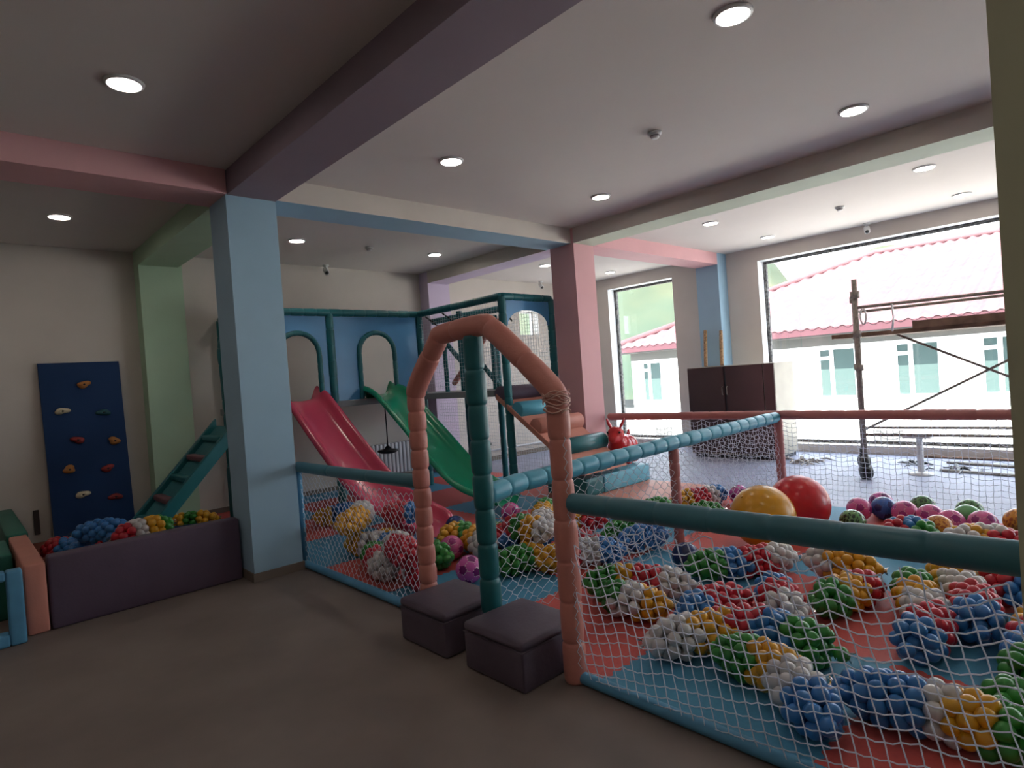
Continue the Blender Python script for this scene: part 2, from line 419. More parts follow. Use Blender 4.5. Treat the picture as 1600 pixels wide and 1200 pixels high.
# ------------------------------------------------------------ nets
def cords(mb, lines, r, n=4):
    for P in lines:
        if len(P) > 1: mb.tube(P, r, n, cap=False)
def net(P, W, H, cw, ch, kind='hex', seed=1, amp=.0):
    """P(u,v) -> point; u in [0,W], v in [0,H]; returns polylines of knotted cord"""
    rnd = random.Random(seed); nu = max(1, round(W/cw)); nv = max(1, round(H/ch)); cw = W/nu; ch = H/nv
    J = [[(rnd.uniform(-amp, amp), rnd.uniform(-amp, amp)) for _ in range(nv+2)] for _ in range(nu+3)]
    lines = []
    if kind == 'hex':                 # zig-zag uprights that touch their neighbours
        for i in range(nu+1):
            L = []
            for j in range(nv+1):
                s_ = 1 if (i+j) % 2 else -1; a, b = J[i+(1 if s_ > 0 else 0)][j]
                u = i*cw+s_*cw*.49+a
                for q in (-.16, .16):
                    v = (j+q)*ch+b
                    if 0 <= v <= H: L.append(P(min(W, max(0, u)), v))
            lines.append(L)
    else:
        lean = .2 if kind == 'lean' else 0; rise = .15*cw/ch if kind == 'lean' else 0
        def node(i, j):
            a, b = J[max(0, min(nu+2, i))][j]
            return (min(W, max(0, i*cw+a)), max(0, min(H, j*ch+b)))
        def pt(i, j):
            a, b = J[i % (nu+2)][abs(j) % (nv+2)]; u = (i-lean*j)*cw
            return u+a, (j+rise*i)*ch+b
        ext = int(nv*lean)+1
        dn = int(rise*(nu+ext))+1 if rise else 0
        for j in range(1-dn, nv+1):
            L = []
            for i in range(0, nu+ext+1):
                u, v = pt(i, j)
                if 0 <= u <= W and (not rise or 0 <= v <= H):
                    if L: 
                        um = (L[-1][0]+u)/2; vm = (L[-1][1]+v)/2-ch*.10; L.append((um, vm))
                    L.append((u, v))
            lines.append([P(a, max(0, min(H, b))) for a, b in L])
        for i in range(0, nu+ext+1):
            L = []
            for j in range(-dn, nv+1):
                u, v = pt(i, j)
                if 0 <= u <= W and (not rise or -ch*.5 <= v <= H+ch*.5): L.append((u, v))
                elif L: break
            lines.append([P(a, max(0, min(H, b))) for a, b in L])
    return lines

XF = 2.15
# ---- front fence, left section
F1 = thing('net_fence', (XF, 4.1, 0), 'short padded net fence between the light blue column and the peach arch, petrol rail', 'fence', 'padded net fences')
obj('top_rail', MB().padded([(XF, 5.06, .86), (XF, 4.2, .862), (XF, 3.24, .875)], .045, .62, .07), RAILT, F1)
obj('post', MB().tube([(XF, 5.04, .03), (XF, 5.04, .84)], .022, 12), PADB, F1)
obj('bottom_rail', MB().padded([(XF, 5.06, .032), (XF, 3.24, .032)], .032, .9, .05), PADB, F1)
mb = MB(); rn = random.Random(3)
def PL(u, v):
    y = 5.03-u; t = v/.78; return Vector((XF+.03*math.sin(math.pi*t)*math.sin(math.pi*u/1.75), y, .04+v*(1-.04*abs(math.sin(u*9)))))
cords(mb, net(PL, 1.72, .78, .034, .042, 'hex', 2, .003), .0021)
obj('net', mb, NET, F1)
# ---- gate arch
G = thing('padded_arch', (XF, 2.6, 0), 'peach padded arch over two gateways with a dark teal middle post', 'arch')
arch = [(XF, 3.20, 1.42), (XF, 3.155, 1.50), (XF, 2.93, 1.735), (XF, 2.87, 1.775), (XF, 2.52, 1.79), (XF, 2.44, 1.765), (XF, 2.30, 1.66), (XF, 2.03, 1.43), (XF, 1.995, 1.35)]
def smooth_path(P, k=6):
    P = [Vector(p) for p in P]; out = []
    for i in range(len(P)-1):
        p0, p1, p2, p3 = P[max(0, i-1)], P[i], P[i+1], P[min(len(P)-1, i+2)]
        for j in range(k):
            t = j/k; out.append(.5*((2*p1)+(-p0+p2)*t+(2*p0-5*p1+4*p2-p3)*t*t+(-p0+3*p1-3*p2+p3)*t**3))
    return out+[P[-1]]
obj('arch_sleeve', MB().padded(smooth_path(arch, 4), .062, .30, .07, 18, .05), PEACH, G)
obj('post', MB().padded([(XF, 3.21, 0), (XF, 3.20, 1.44)], .056, .125, .13, 18, .04), PEACH, G)
obj('post', MB().padded([(XF, 2.0, 0), (XF, 1.995, 1.38)], .056, .19, .10, 18, .05), PEACH, G)
tp = obj('middle_post', MB().padded([(XF, 2.60, 0), (XF, 2.60, 1.74)], .058, .19, .13, 18, .04), TEAL, G); tp['label'] = 'dark teal middle post of the arch'
# laced seam and wound tape at the right shoulder
lace = MB()
z = .08
while z < 1.3:
    yy = 1.945; lace.tube([(XF-.012, yy, z), (XF-.03, yy+.006, z+.03), (XF-.012, yy, z+.06)], .0022, 5); z += .055
obj('lacing', lace, NET, G)
tape = MB()
rn = random.Random(5)
for k in range(16):
    a = k*.7; zc = 1.36+rn.uniform(-.05, .05)
    P = [(XF+.066*math.cos(a+t*.35), 2.0+.066*math.sin(a+t*.35), zc+.012*math.sin(t+k)) for t in range(9)]
    tape.tube(P, .0035, 5)
o = obj('wound_tape', tape, mat('tape_peach', (.72, .45, .38), .5), G); o['label'] = 'knotted pale tape wound round the right shoulder'
# ---- front fence, right section
F2 = thing('net_fence', (XF, .9, 0), 'petrol-railed net fence running from the peach arch past the camera to the sage column', 'fence', 'padded net fences')
obj('top_rail', MB().padded([(XF, 1.945, .875), (XF, 1.0, .885), (XF, .02, .895)], .05, .24, .06), RAILT, F2)
obj('bottom_rail', MB().padded([(XF, 1.95, .03), (XF, .02, .03)], .030, .9, .05), PADB, F2)
mb = MB()
def PR(u, v):
    y = 1.935-u; H_ = .80; t = v/H_
    top = .835-.045*abs(math.sin(math.pi*u/.23))
    zz = .045+(top-.045)*t
    if t < .25: zz = .045+(top-.045)*(t*(.55+1.8*t))
    return Vector((XF-.02+.05*math.sin(math.pi*min(1, t*1.05))*min(1, u*4), y+.02*math.sin(t*3.1), zz))
cords(mb, net(PR, 1.90, .80, .051, .044, 'lean', 4, .0035), .0026, 5)
obj('net', mb, NET, F2)
# ---- divider fence
YD = 2.72
F3 = thing('net_fence', (4.2, YD, 0), 'sky blue segmented rail and net fence dividing the play area, starting at the teal post', 'fence', 'padded net fences')
obj('top_rail', MB().padded([(XF+.05, 2.63, .84), (2.5, 2.69, .85), (4.3, YD, .87), (6.20, YD, .885)], .058, .175, .12, 16, .05), RAILB, F3)
obj('post', MB().padded([(4.27, YD, .02), (4.27, YD, .82)], .042, .12, .10), ROSE, F3)
mb = MB()
def PD(u, v):
    x = 2.22+u; t = v/.78; yb = 2.64+.08*min(1, u/.4)
    return Vector((x, yb-.03*math.sin(math.pi*t), .03+v*(1-.05*abs(math.sin(math.pi*u/.35)))))
cords(mb, net(PD, 3.96, .80, .052, .042, 'hex', 6, .005), .0021)
obj('net', mb, NET, F3)
# ---- back fence
XB = 6.25
F4 = thing('net_fence', (XB, 2.7, 0), 'rose-railed net fence along the far side of the play area, by the bright hall', 'fence', 'padded net fences')
obj('top_rail', MB().padded([(XB, 4.90, .885), (XB, 2.72, .905), (XB, .05, .90)], .046, .20, .05, 14, .04), ROSE, F4)
for y in (2.72,):
    obj('post', MB().padded([(XB, y, 0), (XB, y, .88)], .046, .13, .08), ROSE, F4)
obj('post', MB().padded([(XB, .06, 0), (XB, .06, .88)], .046, .13, .08), ROSE, F4)
mb = MB()
def PB(u, v):
    y = 4.90-u; t = v/.80
    return Vector((XB+.02*math.sin(math.pi*t), y, .03+v*(1-.05*abs(math.sin(math.pi*u/.22)))))
cords(mb, net(PB, 4.82, .83, .05, .05, 'sq', 8, .006), .0021)
obj('net', mb, NET, F4)

# ------------------------------------------------------------ pouffes
def pouf(x0, x1, y0, y1, h, lb):
    t = thing('pouf', ((x0+x1)/2, (y0+y1)/2, 0), lb, 'pouf', 'grey-purple pouffes')
    obj('body', MB().rbox(x0+.002, x1-.002, y0+.002, y1-.002, .003, h-.045, .012, .004), POUF, t)
    obj('seat_cushion', MB().rbox(x0, x1, y0, y1, h-.05, h, .02, .010), POUF, t)
    obj('seam', MB().tube([(x0, y0, h-.05), (x1, y0, h-.05), (x1, y1, h-.05), (x0, y1, h-.05), (x0, y0, h-.05)], .0025, 6), POUF, t)
pouf(1.875, 2.30, 2.68, 3.12, .245, 'dark grey-purple square pouf in the left gateway of the arch')
pouf(1.89, 2.32, 2.09, 2.535, .245, 'dark grey-purple square pouf in the right gateway, nearest the camera')

# ------------------------------------------------------------ play tower
ZD = 1.36
YP = 7.25
T = thing('play_tower', (4.0, 7.3, 0), 'teal padded play tower with arched blue panels, nets and deck by the back wall', 'play tower')
def post(x, y, z0, z1, r=.052, seg=.20, mt=TEAL):
    return obj('post', MB().padded([(x, y, z0), (x, y, z1)], r, seg, .08, 14, .03), mt, T)
for x, y in ((3.64, YP), (5.02, YP), (5.0, 5.44), (5.86, 5.44), (5.86, 7.30), (2.62, 8.2)):
    post(x, y, .02, 2.47)
post(5.86, 6.55, .02, 2.2, .045)
rail_pts = [[(2.62, YP, 2.48), (3.64, YP, 2.48)], [(3.64, YP, 2.48), (5.02, YP, 2.48)], [(5.02, YP, 2.48), (5.0, 5.44, 2.48)], [(5.0, 5.44, 2.48), (5.86, 5.44, 2.475)],
            [(5.86, 5.44, 2.475), (5.86, 8.2, 2.475)], [(2.62, 8.2, 2.48), (5.02, 8.2, 2.48)], [(2.62, 7.25, 2.48), (2.62, 8.2, 2.48)]]
for p in rail_pts: obj('top_rail', MB().padded(p, .048, .17, .08, 14, .04), TEAL, T)
# curved entrance post seen past the blue column
cp = [(2.10, 6.50, .02), (2.10, 6.5, .8), (2.08, 6.5, 1.7), (2.07, 6.5, 1.98), (2.12, 6.5, 2.10), (2.24, 6.5, 2.16), (2.62, 6.6, 2.18)]
obj('handrail', MB().padded(smooth_path(cp, 5), .045, .16, .10), TEAL, T)
obj('handrail_foot', MB().rbox(2.04, 2.16, 6.44, 6.56, .0, .78, .02), TEAL, T)
# deck
obj('deck', MB().box(2.56, 5.9, 7.2, 8.28, ZD-.10, ZD-.02).box(4.95, 5.9, 5.66, 7.2, ZD-.10, ZD-.02), DECK, T, bev=.005)
# arched front panels
def arch_panel(x0, x1, z0, z1, ax, aw, az, at, y, th=.02):
    """plate with an arched opening centred at ax"""
    poly = [(x0, z0), (ax-aw, z0), (ax-aw, at-aw)]
    poly += [(ax-aw*math.cos(a), at-aw+aw*math.sin(a)) for a in [math.pi*k/16 for k in range(1, 16)]]
    poly += [(ax+aw, at-aw), (ax+aw, z0), (x1, z0), (x1, z1), (x0, z1)]
    obj('arch_panel', MB().prism(poly, lambda a, b, h: Vector((a, y+h, b)), th), PANEL, T)
    tr = [(ax-aw, y-.01, z0)]+[(ax-aw, y-.01, z0+(at-aw-z0)*k/4) for k in (1, 2, 3, 4)]
    tr += [(ax-aw*math.cos(a), y-.01, at-aw+aw*math.sin(a)) for a in [math.pi*k/14 for k in range(1, 14)]]
    tr += [(ax+aw, y-.01, z0+(at-aw-z0)*k/4) for k in (4, 3, 2, 1, 0)]
    obj('arch_trim', MB().padded(tr, .033, .12, .08, 12), TEAL, T)
arch_panel(2.66, 3.60, ZD-.02, 2.45, 3.20, .27, ZD, 2.22, YP)
arch_panel(3.69, 4.98, ZD-.02, 2.45, 4.30, .27, ZD, 2.22, YP)
# header with a wide arch on the near end
poly = [(5.04, 2.44), (5.04, 2.13)]
for k in range(0, 17):
    a = math.pi*k/16; poly.append((5.43-.36*math.cos(a), 2.13+.19*math.sin(a)))
poly += [(5.82, 2.13), (5.82, 2.44)]
obj('arched_header', MB().prism(poly, lambda a, b, h: Vector((a, 5.43+h, b)), .02), PANEL, T)
# side and end nets of the upper deck and below
mb = MB(); cords(mb, net(lambda u, v: Vector((4.99, 7.2-u, 1.38+v)), 1.72, 1.05, .05, .05, 'sq', 11, .003), .0020, 3); o = obj('side_net', mb, NETF, T)
mb = MB(); cords(mb, net(lambda u, v: Vector((5.04+u, 5.44, 1.38+v)), .78, .94, .045, .045, 'sq', 12, .002), .0018, 3); obj('end_net', mb, NETF, T)
mb = MB(); cords(mb, net(lambda u, v: Vector((5.88, 5.46+u, .04+v)), 2.7, 2.4, .05, .05, 'sq', 13, .003), .0018, 3); obj('rear_net', mb, NETF, T)
# crossing padded straps inside the deck
def strap(a, b, r=.035, mt=TEAL): obj('strap', MB().padded([a, b], r, .18, .1, 10), mt, T)
strap((5.3, 7.05, 2.28), (5.3, 5.9, 2.28)); strap((5.3, 7.05, 2.26), (5.3, 7.05, 1.3)); strap((5.3, 6.0, 2.26), (5.3, 6.0, 1.3)); strap((5.25, 6.6, 2.45), (5.25, 6.6, 1.3), .045)
strap((5.33, 7.05, 2.05), (5.33, 6.62, 1.66)); strap((5.33, 6.45, 1.85), (5.33, 5.95, 1.38))
strap((5.42, 6.0, 2.28), (5.42, 7.05, 1.45), .04, PEACH)
for p, q in (((5.02, 7.1, 2.44), (5.3, 7.0, 2.2)), ((5.02, 6.7, 2.44), (5.3, 6.6, 2.22)), ((5.3, 5.6, 2.2), (5.0, 5.5, 2.42))):
    strap(p, q, .012, BLACK)
# rope swings under the deck
def swing(x, y, z, lb, zt=ZD-.10):
    t = thing('rope_swing', (x, y, zt), lb, 'rope swing', 'rope swings under the deck')
    obj('rope', MB().tube([(x, y, zt), (x+.004, y, (z+zt)/2), (x, y, z)], .009, 8), BLACK, t)
    obj('seat', MB().lathe((x, y, z-.05), [(.02, 0), (.10, .01), (.145, .035), (.14, .055), (.05, .07), (.02, .11)], 24), BLACK, t)
swing(4.42, 7.35, .60, 'black disc rope swing hanging between the pink and green slides')
swing(5.62, 6.75, .55, 'black disc rope swing hanging behind the lower end of the green slide')

# slides
def slide(cx, path, w, mt, lb, end_r):
    t = thing('slide', (cx, path[0][0], 0), lb, 'slide')
    P = smooth_path([(cx, y, z) for y, z in path], 5); n = len(P)-1
    prof = [(-.5, -.05), (-.5, 0), (-.44, .012), (-.39, -.03), (-.34, -.10), (-.2, -.128), (0, -.135), (.2, -.128), (.34, -.10), (.39, -.03), (.44, .012), (.5, 0), (.5, -.05)]
    V = []; F = []
    for i, p in enumerate(P):
        s_ = i/n; tail = max(0, (s_-.90)/.10); ws = w*(1-.28*tail**2.2)
        dep = 1-.25*tail; ear = 1+.45*max(0, 1-s_/.06)
        for a, b in prof:
            V.append(Vector((cx+a*ws, p.y-(0.10*(1-(2*a)**2)*tail if tail else 0), p.z+b*dep*ear+(ear-1)*.10*(abs(a) > .33)-(.05*tail))))
    m_ = len(prof); F = [(i*m_+k, i*m_+k+1, (i+1)*m_+k+1, (i+1)*m_+k) for i in range(n) for k in range(m_-1)]
    o = obj('chute', MB().add(V, F, True), mt, t)
    so = o.modifiers.new('thickness', 'SOLIDIFY'); so.thickness = .012; so.offset = -1
    su = o.modifiers.new('smooth', 'SUBSURF'); su.levels = 1; su.render_levels = 1
    obj('mounting_plate', MB().box(cx-w*.42, cx+w*.42, YP-.004, YP+.14, ZD-.03, ZD-.005), mt, t, bev=.004)
    return t
slide(3.22, [(7.42, 1.50), (7.24, 1.49), (7.02, 1.37), (6.45, .97), (5.87, .59), (5.50, .41), (5.15, .32), (4.86, .255), (4.66, .225)], .58, SLIDEP, 'pink plastic slide coming down from the left arched panel', .2)
slide(4.32, [(7.42, 1.50), (7.24, 1.50), (7.0, 1.43), (6.74, 1.27), (6.12, .83), (5.6, .46), (5.30, .335), (5.05, .285), (4.86, .255)], .56, SLIDEG, 'green plastic slide coming down from the right arched panel', .2)

# roller ramp
RT = thing('roller_ramp', (5.4, 5.0, 0), 'peach foam climbing ramp with four coloured rollers leaning on the tower deck', 'climbing ramp')
def rz_(y): return 1.30-.68*(5.62-y)
yb_ = 3.92
obj('ramp_board', MB().prism([(5.62, rz_(5.62)), (4.26, rz_(4.26)), (4.37, rz_(4.26)-.005), (5.62, rz_(5.62)-.075)], lambda a, b, h: Vector((4.95+h, a, b)), .77), PADK, RT, bev=.008)
for y, mt, nm in ((5.55, PADP, 'purple roller'), (5.26, RAILB, 'blue roller'), (4.97, PADK, 'peach roller'), (4.62, TEAL, 'teal roller')):
    zc = rz_(y)+.035; P = [(4.96, y, zc), (4.965, y, zc), (5.715, y, zc), (5.72, y, zc)]
    o = obj('roller', MB().tube(P, [.09, .10, .10, .09], 24), mt, RT); o['label'] = nm

# stacked foam by the ramp
tag(obj('foam_block', MB().rbox(4.97, 5.27, 4.27, 4.86, .13, .33, .02, .004), TEAL), 'dark teal foam block under the foot of the roller ramp', 'foam block')
SB = tag(obj('foam_block', MB().rbox(5.28, 6.16, 4.27, 4.84, .13, .33, .02, .004), [mat('light_blue_leatherette', (.12, .42, .55), .45)]), 'light blue foam block at the foot of the roller ramp, under the red hopper', 'foam block')
tag(obj('foam_wedge', MB().rbox(5.0, 6.19, 3.50, 4.9, .02, .125, .02, .004), PADK), 'low peach foam slab on the floor under the light blue block', 'foam slab')

# inflatable hopper animal
def hopper(x, y, z, ang):
    t = thing('hopper_toy', (x, y, z), 'red inflatable hopper animal with upright ears on the light blue foam block', 'hopper toy')
    d = Vector((math.cos(ang), math.sin(ang), 0)); q = Vector((-d.y, d.x, 0)); c = Vector((x, y, z))
    mb = MB()
    def e(a, s_, h, rx, rz): mb.ell(c+d*a+q*s_+Vector((0, 0, h)), rx, rx, rz, 20, 14)
    e(-.06, 0, .18, .16, .155); e(.04, 0, .19, .145, .15); e(-.15, 0, .18, .135, .14)
    mb.tube([c+d*.08+Vector((0, 0, .20)), c+d*.14+Vector((0, 0, .28)), c+d*.17+Vector((0, 0, .36))], [.12, .09, .07], 16)
    e(.17, 0, .36, .092, .088); e(.235, 0, .325, .064, .058); e(.27, 0, .31, .047, .044)
    for a in (-.12, .09):
        for s_ in (-.075, .075): mb.tube([c+d*a+q*s_+Vector((0, 0, .12)), c+d*a*1.1+q*s_*1.2+Vector((0, 0, .004))], [.055, .042], 14)
    mb.tube([c-d*.22+Vector((0, 0, .24)), c-d*.26+Vector((0, 0, .33)), c-d*.255+Vector((0, 0, .37))], [.03, .022, .012], 10)
    b = obj('body', mb, mat('red_rubber', (.62, .015, .02), .25, .5, coat=.2), t)
    r_ = b.modifiers.new('remesh', 'REMESH'); r_.mode = 'VOXEL'; r_.voxel_size = .010; r_.use_smooth_shade = True
    s2 = b.modifiers.new('smooth', 'SMOOTH'); s2.factor = .6; s2.iterations = 8
    for s_ in (-1, 1):
        obj('ear', MB().tube(smooth_path([c+d*.16+q*s_*.045+Vector((0, 0, .42)), c+d*.155+q*s_*.075+Vector((0, 0, .48)), c+d*.15+q*s_*.10+Vector((0, 0, .54))], 4), [.018, .022, .027, .03, .030, .026, .020, .012, .005], 12, sq=(.5, 1)), MATS['red_rubber'], b)
        obj('eye', MB().ell(c+d*.235+q*s_*.066+Vector((0, 0, .385)), .012, .012, .012), BLACK, b)
hopper(6.01, 4.55, .336, R(198))
bpy.data.objects['hopper_toy'].scale = (1.12, 1.12, 1.06)

# ------------------------------------------------------------ climbing side and ball pit at left
TR = thing('climbing_ramp', (1.7, 6.7, 0), 'teal ramp with raised steps going up behind the light blue column', 'climbing ramp')
sl_ = (1.05-.33)/(1.99-1.33)
def rampz(x): return .36+sl_*(x-1.33)
x0_, x1_ = 1.18, 2.12
def tr_poly(a, b): return [(x0_, rampz(x0_)+a), (x1_, rampz(x1_)+a), (x1_, rampz(x1_)+b), (x0_, rampz(x0_)+b)]
obj('board', MB().prism(tr_poly(-.10, -.03), lambda a, b, h: Vector((a, 6.42+h, b)), .62), mat('teal_dull', (.03, .17, .19), .5), TR)
for y in (6.36, 7.0): obj('side_rail', MB().prism(tr_poly(-.12, .05), lambda a, b, h, y=y: Vector((a, y+h, b)), .07), TEAL, TR, bev=.012)
for k in range(5):
    xx = 1.34+k*.165; zc = rampz(xx)-.015
    o = obj('step_bar', MB().rbox(xx-.045, xx+.045, 6.44, 6.99, zc-.03, zc+.03, .018), PADP if k % 2 else TEAL, TR)
    if k % 2: o['label'] = 'dull rose step bar'; o.data.materials[0] = mat('dull_rose', (.17, .07, .08), .5)
tag(obj('padded_wall', MB().rbox(.43, 1.69, 5.20, 5.33, 0, .50, .02, .004), PADP), 'long dark purple padded wall of the ball pit, ending at the blue column', 'padded wall')
tag(obj('padded_wall', MB().rbox(.300, .42, 5.20, 6.50, 0, .475, .015, .004), PADK), 'salmon padded wall at the left end of the purple one', 'padded wall')
tag(obj('padded_wall', MB().rbox(.285, .43, 6.51, 8.26, 0, .49, .015, .004), PADG), 'dark green padded wall running back to the rear wall behind the salmon one', 'padded wall')
tag(obj('foam_block', MB().rbox(-.35, .28, 5.75, 6.45, 0, .47, .02, .004), PADG), 'dark green foam block at the left photo edge behind the blue foam arch', 'foam block')
# blue foam arch with a window
ar = thing('foam_arch', (-.05, 5.13, 0), 'light blue foam arch with an opening, at the left edge of the photo', 'foam arch')
fr_ = MB()
P_ = [(-.42, 0), (.285, 0), (.285, .475), (-.42, .475)]
fr_.rbox(.20, .287, 5.08, 5.19, 0, .478, .015); fr_.rbox(-.42, -.333, 5.08, 5.19, 0, .478, .015)
obj('upright', MB().rbox(.205, .290, 5.08, 5.19, 0, .478, .015), PADB, ar); obj('upright', MB().rbox(-.42, -.335, 5.08, 5.19, 0, .478, .015), PADB, ar)
obj('crosspiece', MB().rbox(-.335, .205, 5.08, 5.19, .42, .478, .015), PADB, ar)
obj('sill', MB().rbox(-.335, .205, 5.08, 5.19, 0, .08, .015), PADB, ar)
# pit floor mats
tag(obj('pit_mat', MB().rbox(.45, 1.18, 5.35, 8.24, .0, .09, .02), mat('brick_red_mat', (.30, .07, .04), .6)), 'brick red mat on the floor of the ball pit', 'floor mat')
tag(obj('pit_mat', MB().rbox(1.19, 2.15, 7.2, 8.05, .0, .10, .02), NAVY), 'navy mat under the teal ramp', 'floor mat')

# climbing board
CBd = thing('climbing_board', (1.12, 8.2, .1), 'navy climbing board with coloured holds leaning on the back wall', 'climbing board')
def lean(x, z, d=0): return Vector((x, 8.12+.13*(z-.1)/1.9-d, z))
V = [lean(.75, .09), lean(1.50, .09), lean(1.485, 2.0), lean(.735, 2.0)]
V += [v+Vector((0, .028, 0)) for v in V]
obj('board', MB().add(V, [(0, 1, 2, 3), (7, 6, 5, 4), (0, 4, 5, 1), (1, 5, 6, 2), (2, 6, 7, 3), (3, 7, 4, 0)]), NAVY, CBd)
hc = {'O': mat('hold_orange', (.50, .20, .05), .6), 'C': mat('hold_cream', (.62, .54, .38), .6), 'R': mat('hold_red', (.28, .03, .03), .6), 'T': mat('hold_teal', (.02, .09, .10), .6)}
nmc = {'O': 'orange', 'C': 'cream', 'R': 'dark red', 'T': 'dark teal'}
for k, (x, z, c) in enumerate([(1.13, 1.75, 'O'), (.915, 1.47, 'C'), (1.29, 1.42, 'T'), (1.03, 1.14, 'R'), (1.37, 1.09, 'O'), (.93, .83, 'O'), (1.28, .79, 'R'), (1.03, .54, 'C'), (1.33, .46, 'R')]):
    rn = random.Random(k); mb = MB(); c0 = lean(x, z)
    prof = [1+.18*math.sin(a*2+k)+.12*math.sin(a*3+k*2) for a in [2*math.pi*i/20 for i in range(20)]]
    V = []; 
    for rr_, dd in ((1, 0), (1, -.015), (.8, -.035), (.45, -.048), (.18, -.05), (.14, -.035)):
        for i in range(20):
            a = 2*math.pi*i/20; V.append(c0+Vector((.062*rr_*prof[i]*math.cos(a), dd, .040*rr_*prof[i]*math.sin(a))))
    F = [(i*20+j, i*20+(j+1) % 20, (i+1)*20+(j+1) % 20, (i+1)*20+j) for i in range(5) for j in range(20)]+[tuple(100+j for j in range(20))]
    h_ = obj('climbing_hold', mb.add(V, F, True), hc[c], CBd); h_['label'] = '%s climbing hold' % nmc[c]
    obj('bolt', MB().cyl(c0+Vector((0, -.052, 0)), .010, .02, 10, 'y'), BLACK, h_)
# vent plate and radiator on the back wall
tag(obj('wall_plate', MB().box(.60, .65, 8.275, 8.299, .17, .43), mat('dark_plate', (.05, .035, .03), .6), bev=.004), 'narrow dark plate on the back wall left of the climbing board', 'wall plate')
rd = thing('radiator', (5.05, 8.2, .12), 'white ribbed radiator on the back wall under the deck', 'radiator')
for k in range(14):
    x = 4.5+k*.068
    obj('rib', MB().rbox(x, x+.055, 8.17, 8.26, .12, .60, .015, n=2), RADM, rd)
obj('pipe', MB().tube([(4.45, 8.22, .16), (5.5, 8.22, .16)], .014), RADM, rd)
tag(obj('radiator_pipe', MB().tube([(5.95, 8.26, .2), (9.5, 8.26, .18)], .018), RADM), 'white heating pipe low along the back wall behind the ramp', 'pipe')

# ------------------------------------------------------------ hall objects
cb = thing('metal_cabinet', (9.2, 4.6, 0), 'brown two-door metal cabinet with pale side standing by the wall between the windows', 'cabinet')
cx0, cx1, cy0, cy1, cz = 8.72, 9.38, 3.80, 5.20, 1.425
obj('carcass', MB().box(cx0, cx1, cy0, cy1, .06, cz), CABS, cb, bev=.004)
obj('plinth', MB().box(cx0+.03, cx1-.02, cy0+.03, cy1-.03, 0, .06), BLACK, cb)
for i, (a, b) in enumerate(((4.58, 5.19), (3.965, 4.545))):
    dd = obj('door', MB().box(cx0-.02, cx0-.001, a, b, .08, cz-.01), CAB, cb, bev=.004)
    yh = 4.60 if i == 0 else 4.525
    obj('handle', MB().tube([(cx0-.022, yh, .98), (cx0-.045, yh, .99), (cx0-.045, yh, 1.10), (cx0-.022, yh, 1.11)], .007, 8), STEEL, dd)
obj('side_strip', MB().box(cx0-.018, cx0-.001, 3.805, 3.955, .08, cz-.01), CAB, cb, bev=.003)
obj('door_gap', MB().box(cx0-.006, cx0-.001, 4.544, 4.582, .08, cz-.01), BLACK, cb)
for a, b, lb in (((9.22, 5.15, 1.43), (9.37, 5.20, 2.03), 'worn wooden stick, left of two leaning above the brown cabinet'), ((9.22, 4.86, 1.43), (9.37, 4.92, 2.0), 'worn wooden stick, right of two leaning above the brown cabinet')):
    a = Vector(a); b = Vector(b)
    tag(obj('wooden_stick', MB().tube([a, a.lerp(b, .5), b], [.03, .031, .028], 8, smooth=False), WOODM), lb, 'stick', 'sticks behind the cabinet')
# scaffold on castors
sc = thing('scaffold', (8.1, 1.4, 0), 'rusty wheeled scaffold tower with plank deck in front of the big window', 'scaffold')
def bar(n, a, b, r=.022, mt=STEEL, p=sc): return obj(n, MB().tube([a, b], r, 10), mt, p)
for (x, y) in ((7.82, 2.41), (8.55, 2.65), (7.82, .30), (8.55, .30)):
    u = bar('upright', (x, y, .14), (x, y, 2.34 if x < 8 else 2.26), .028)
    w_ = obj('castor', MB().tube([(x-.03, y+.03, .085), (x+.03, y-.03, .085)], .085, 20).tube([(x, y, .10), (x, y, .26)], [.05, .04], 12), BLACK, sc)
    obj('collar', MB().tube([(x, y, 2.12), (x, y, 2.2)], .05, 12).tube([(x, y, 1.27), (x, y, 1.34)], .048, 12).tube([(x, y, 1.66), (x, y, 1.74)], .045, 12), STEEL, u)
bar('guard_rail', (7.82, 2.44, 2.01), (7.82, .25, 1.99), .018); bar('guard_rail', (8.55, 2.6, 2.0), (8.55, .25, 2.0), .018)
bar('ledger', (7.82, 2.41, .52), (7.82, .30, .54), .016); bar('ledger', (8.55, 2.65, .52), (8.55, .30, .54), .016)
bar('end_bar', (7.82, 2.41, 1.60), (8.55, 2.65, 1.60), .016); bar('end_bar', (7.82, 2.41, .60), (8.55, 2.65, .60), .016)
bar('brace', (8.2, 2.15, 1.69), (8.2, .25, .66), .014); bar('brace', (8.2, 2.50, .54), (8.2, .25, 1.75), .014)
obj('plank', MB().box(7.84, 8.18, -.1, 2.70, 1.665, 1.715), PLANK, sc, bev=.004); obj('plank', MB().box(8.20, 8.53, -.1, 2.55, 1.665, 1.715), PLANK, sc, bev=.004)
obj('toe_board', MB().box(7.80, 7.83, -.1, 1.85, 1.71, 1.79), PLANK, sc)
o = obj('cloth_strip', MB().tube([(7.79, 2.03, 2.0), (7.785, 2.02, 1.85), (7.78, 2.04, 1.70)], [.03, .022, .03], 8, sq=(1, .3)), WHITEP, sc); o['label'] = 'pale tape strip tied between guard rail and deck'
obj('coil', MB().tube([(7.80, 2.33+.03*math.cos(a), 1.9+.09*math.sin(a)) for a in [k*.5 for k in range(14)]], .010, 8), WHITEP, sc)
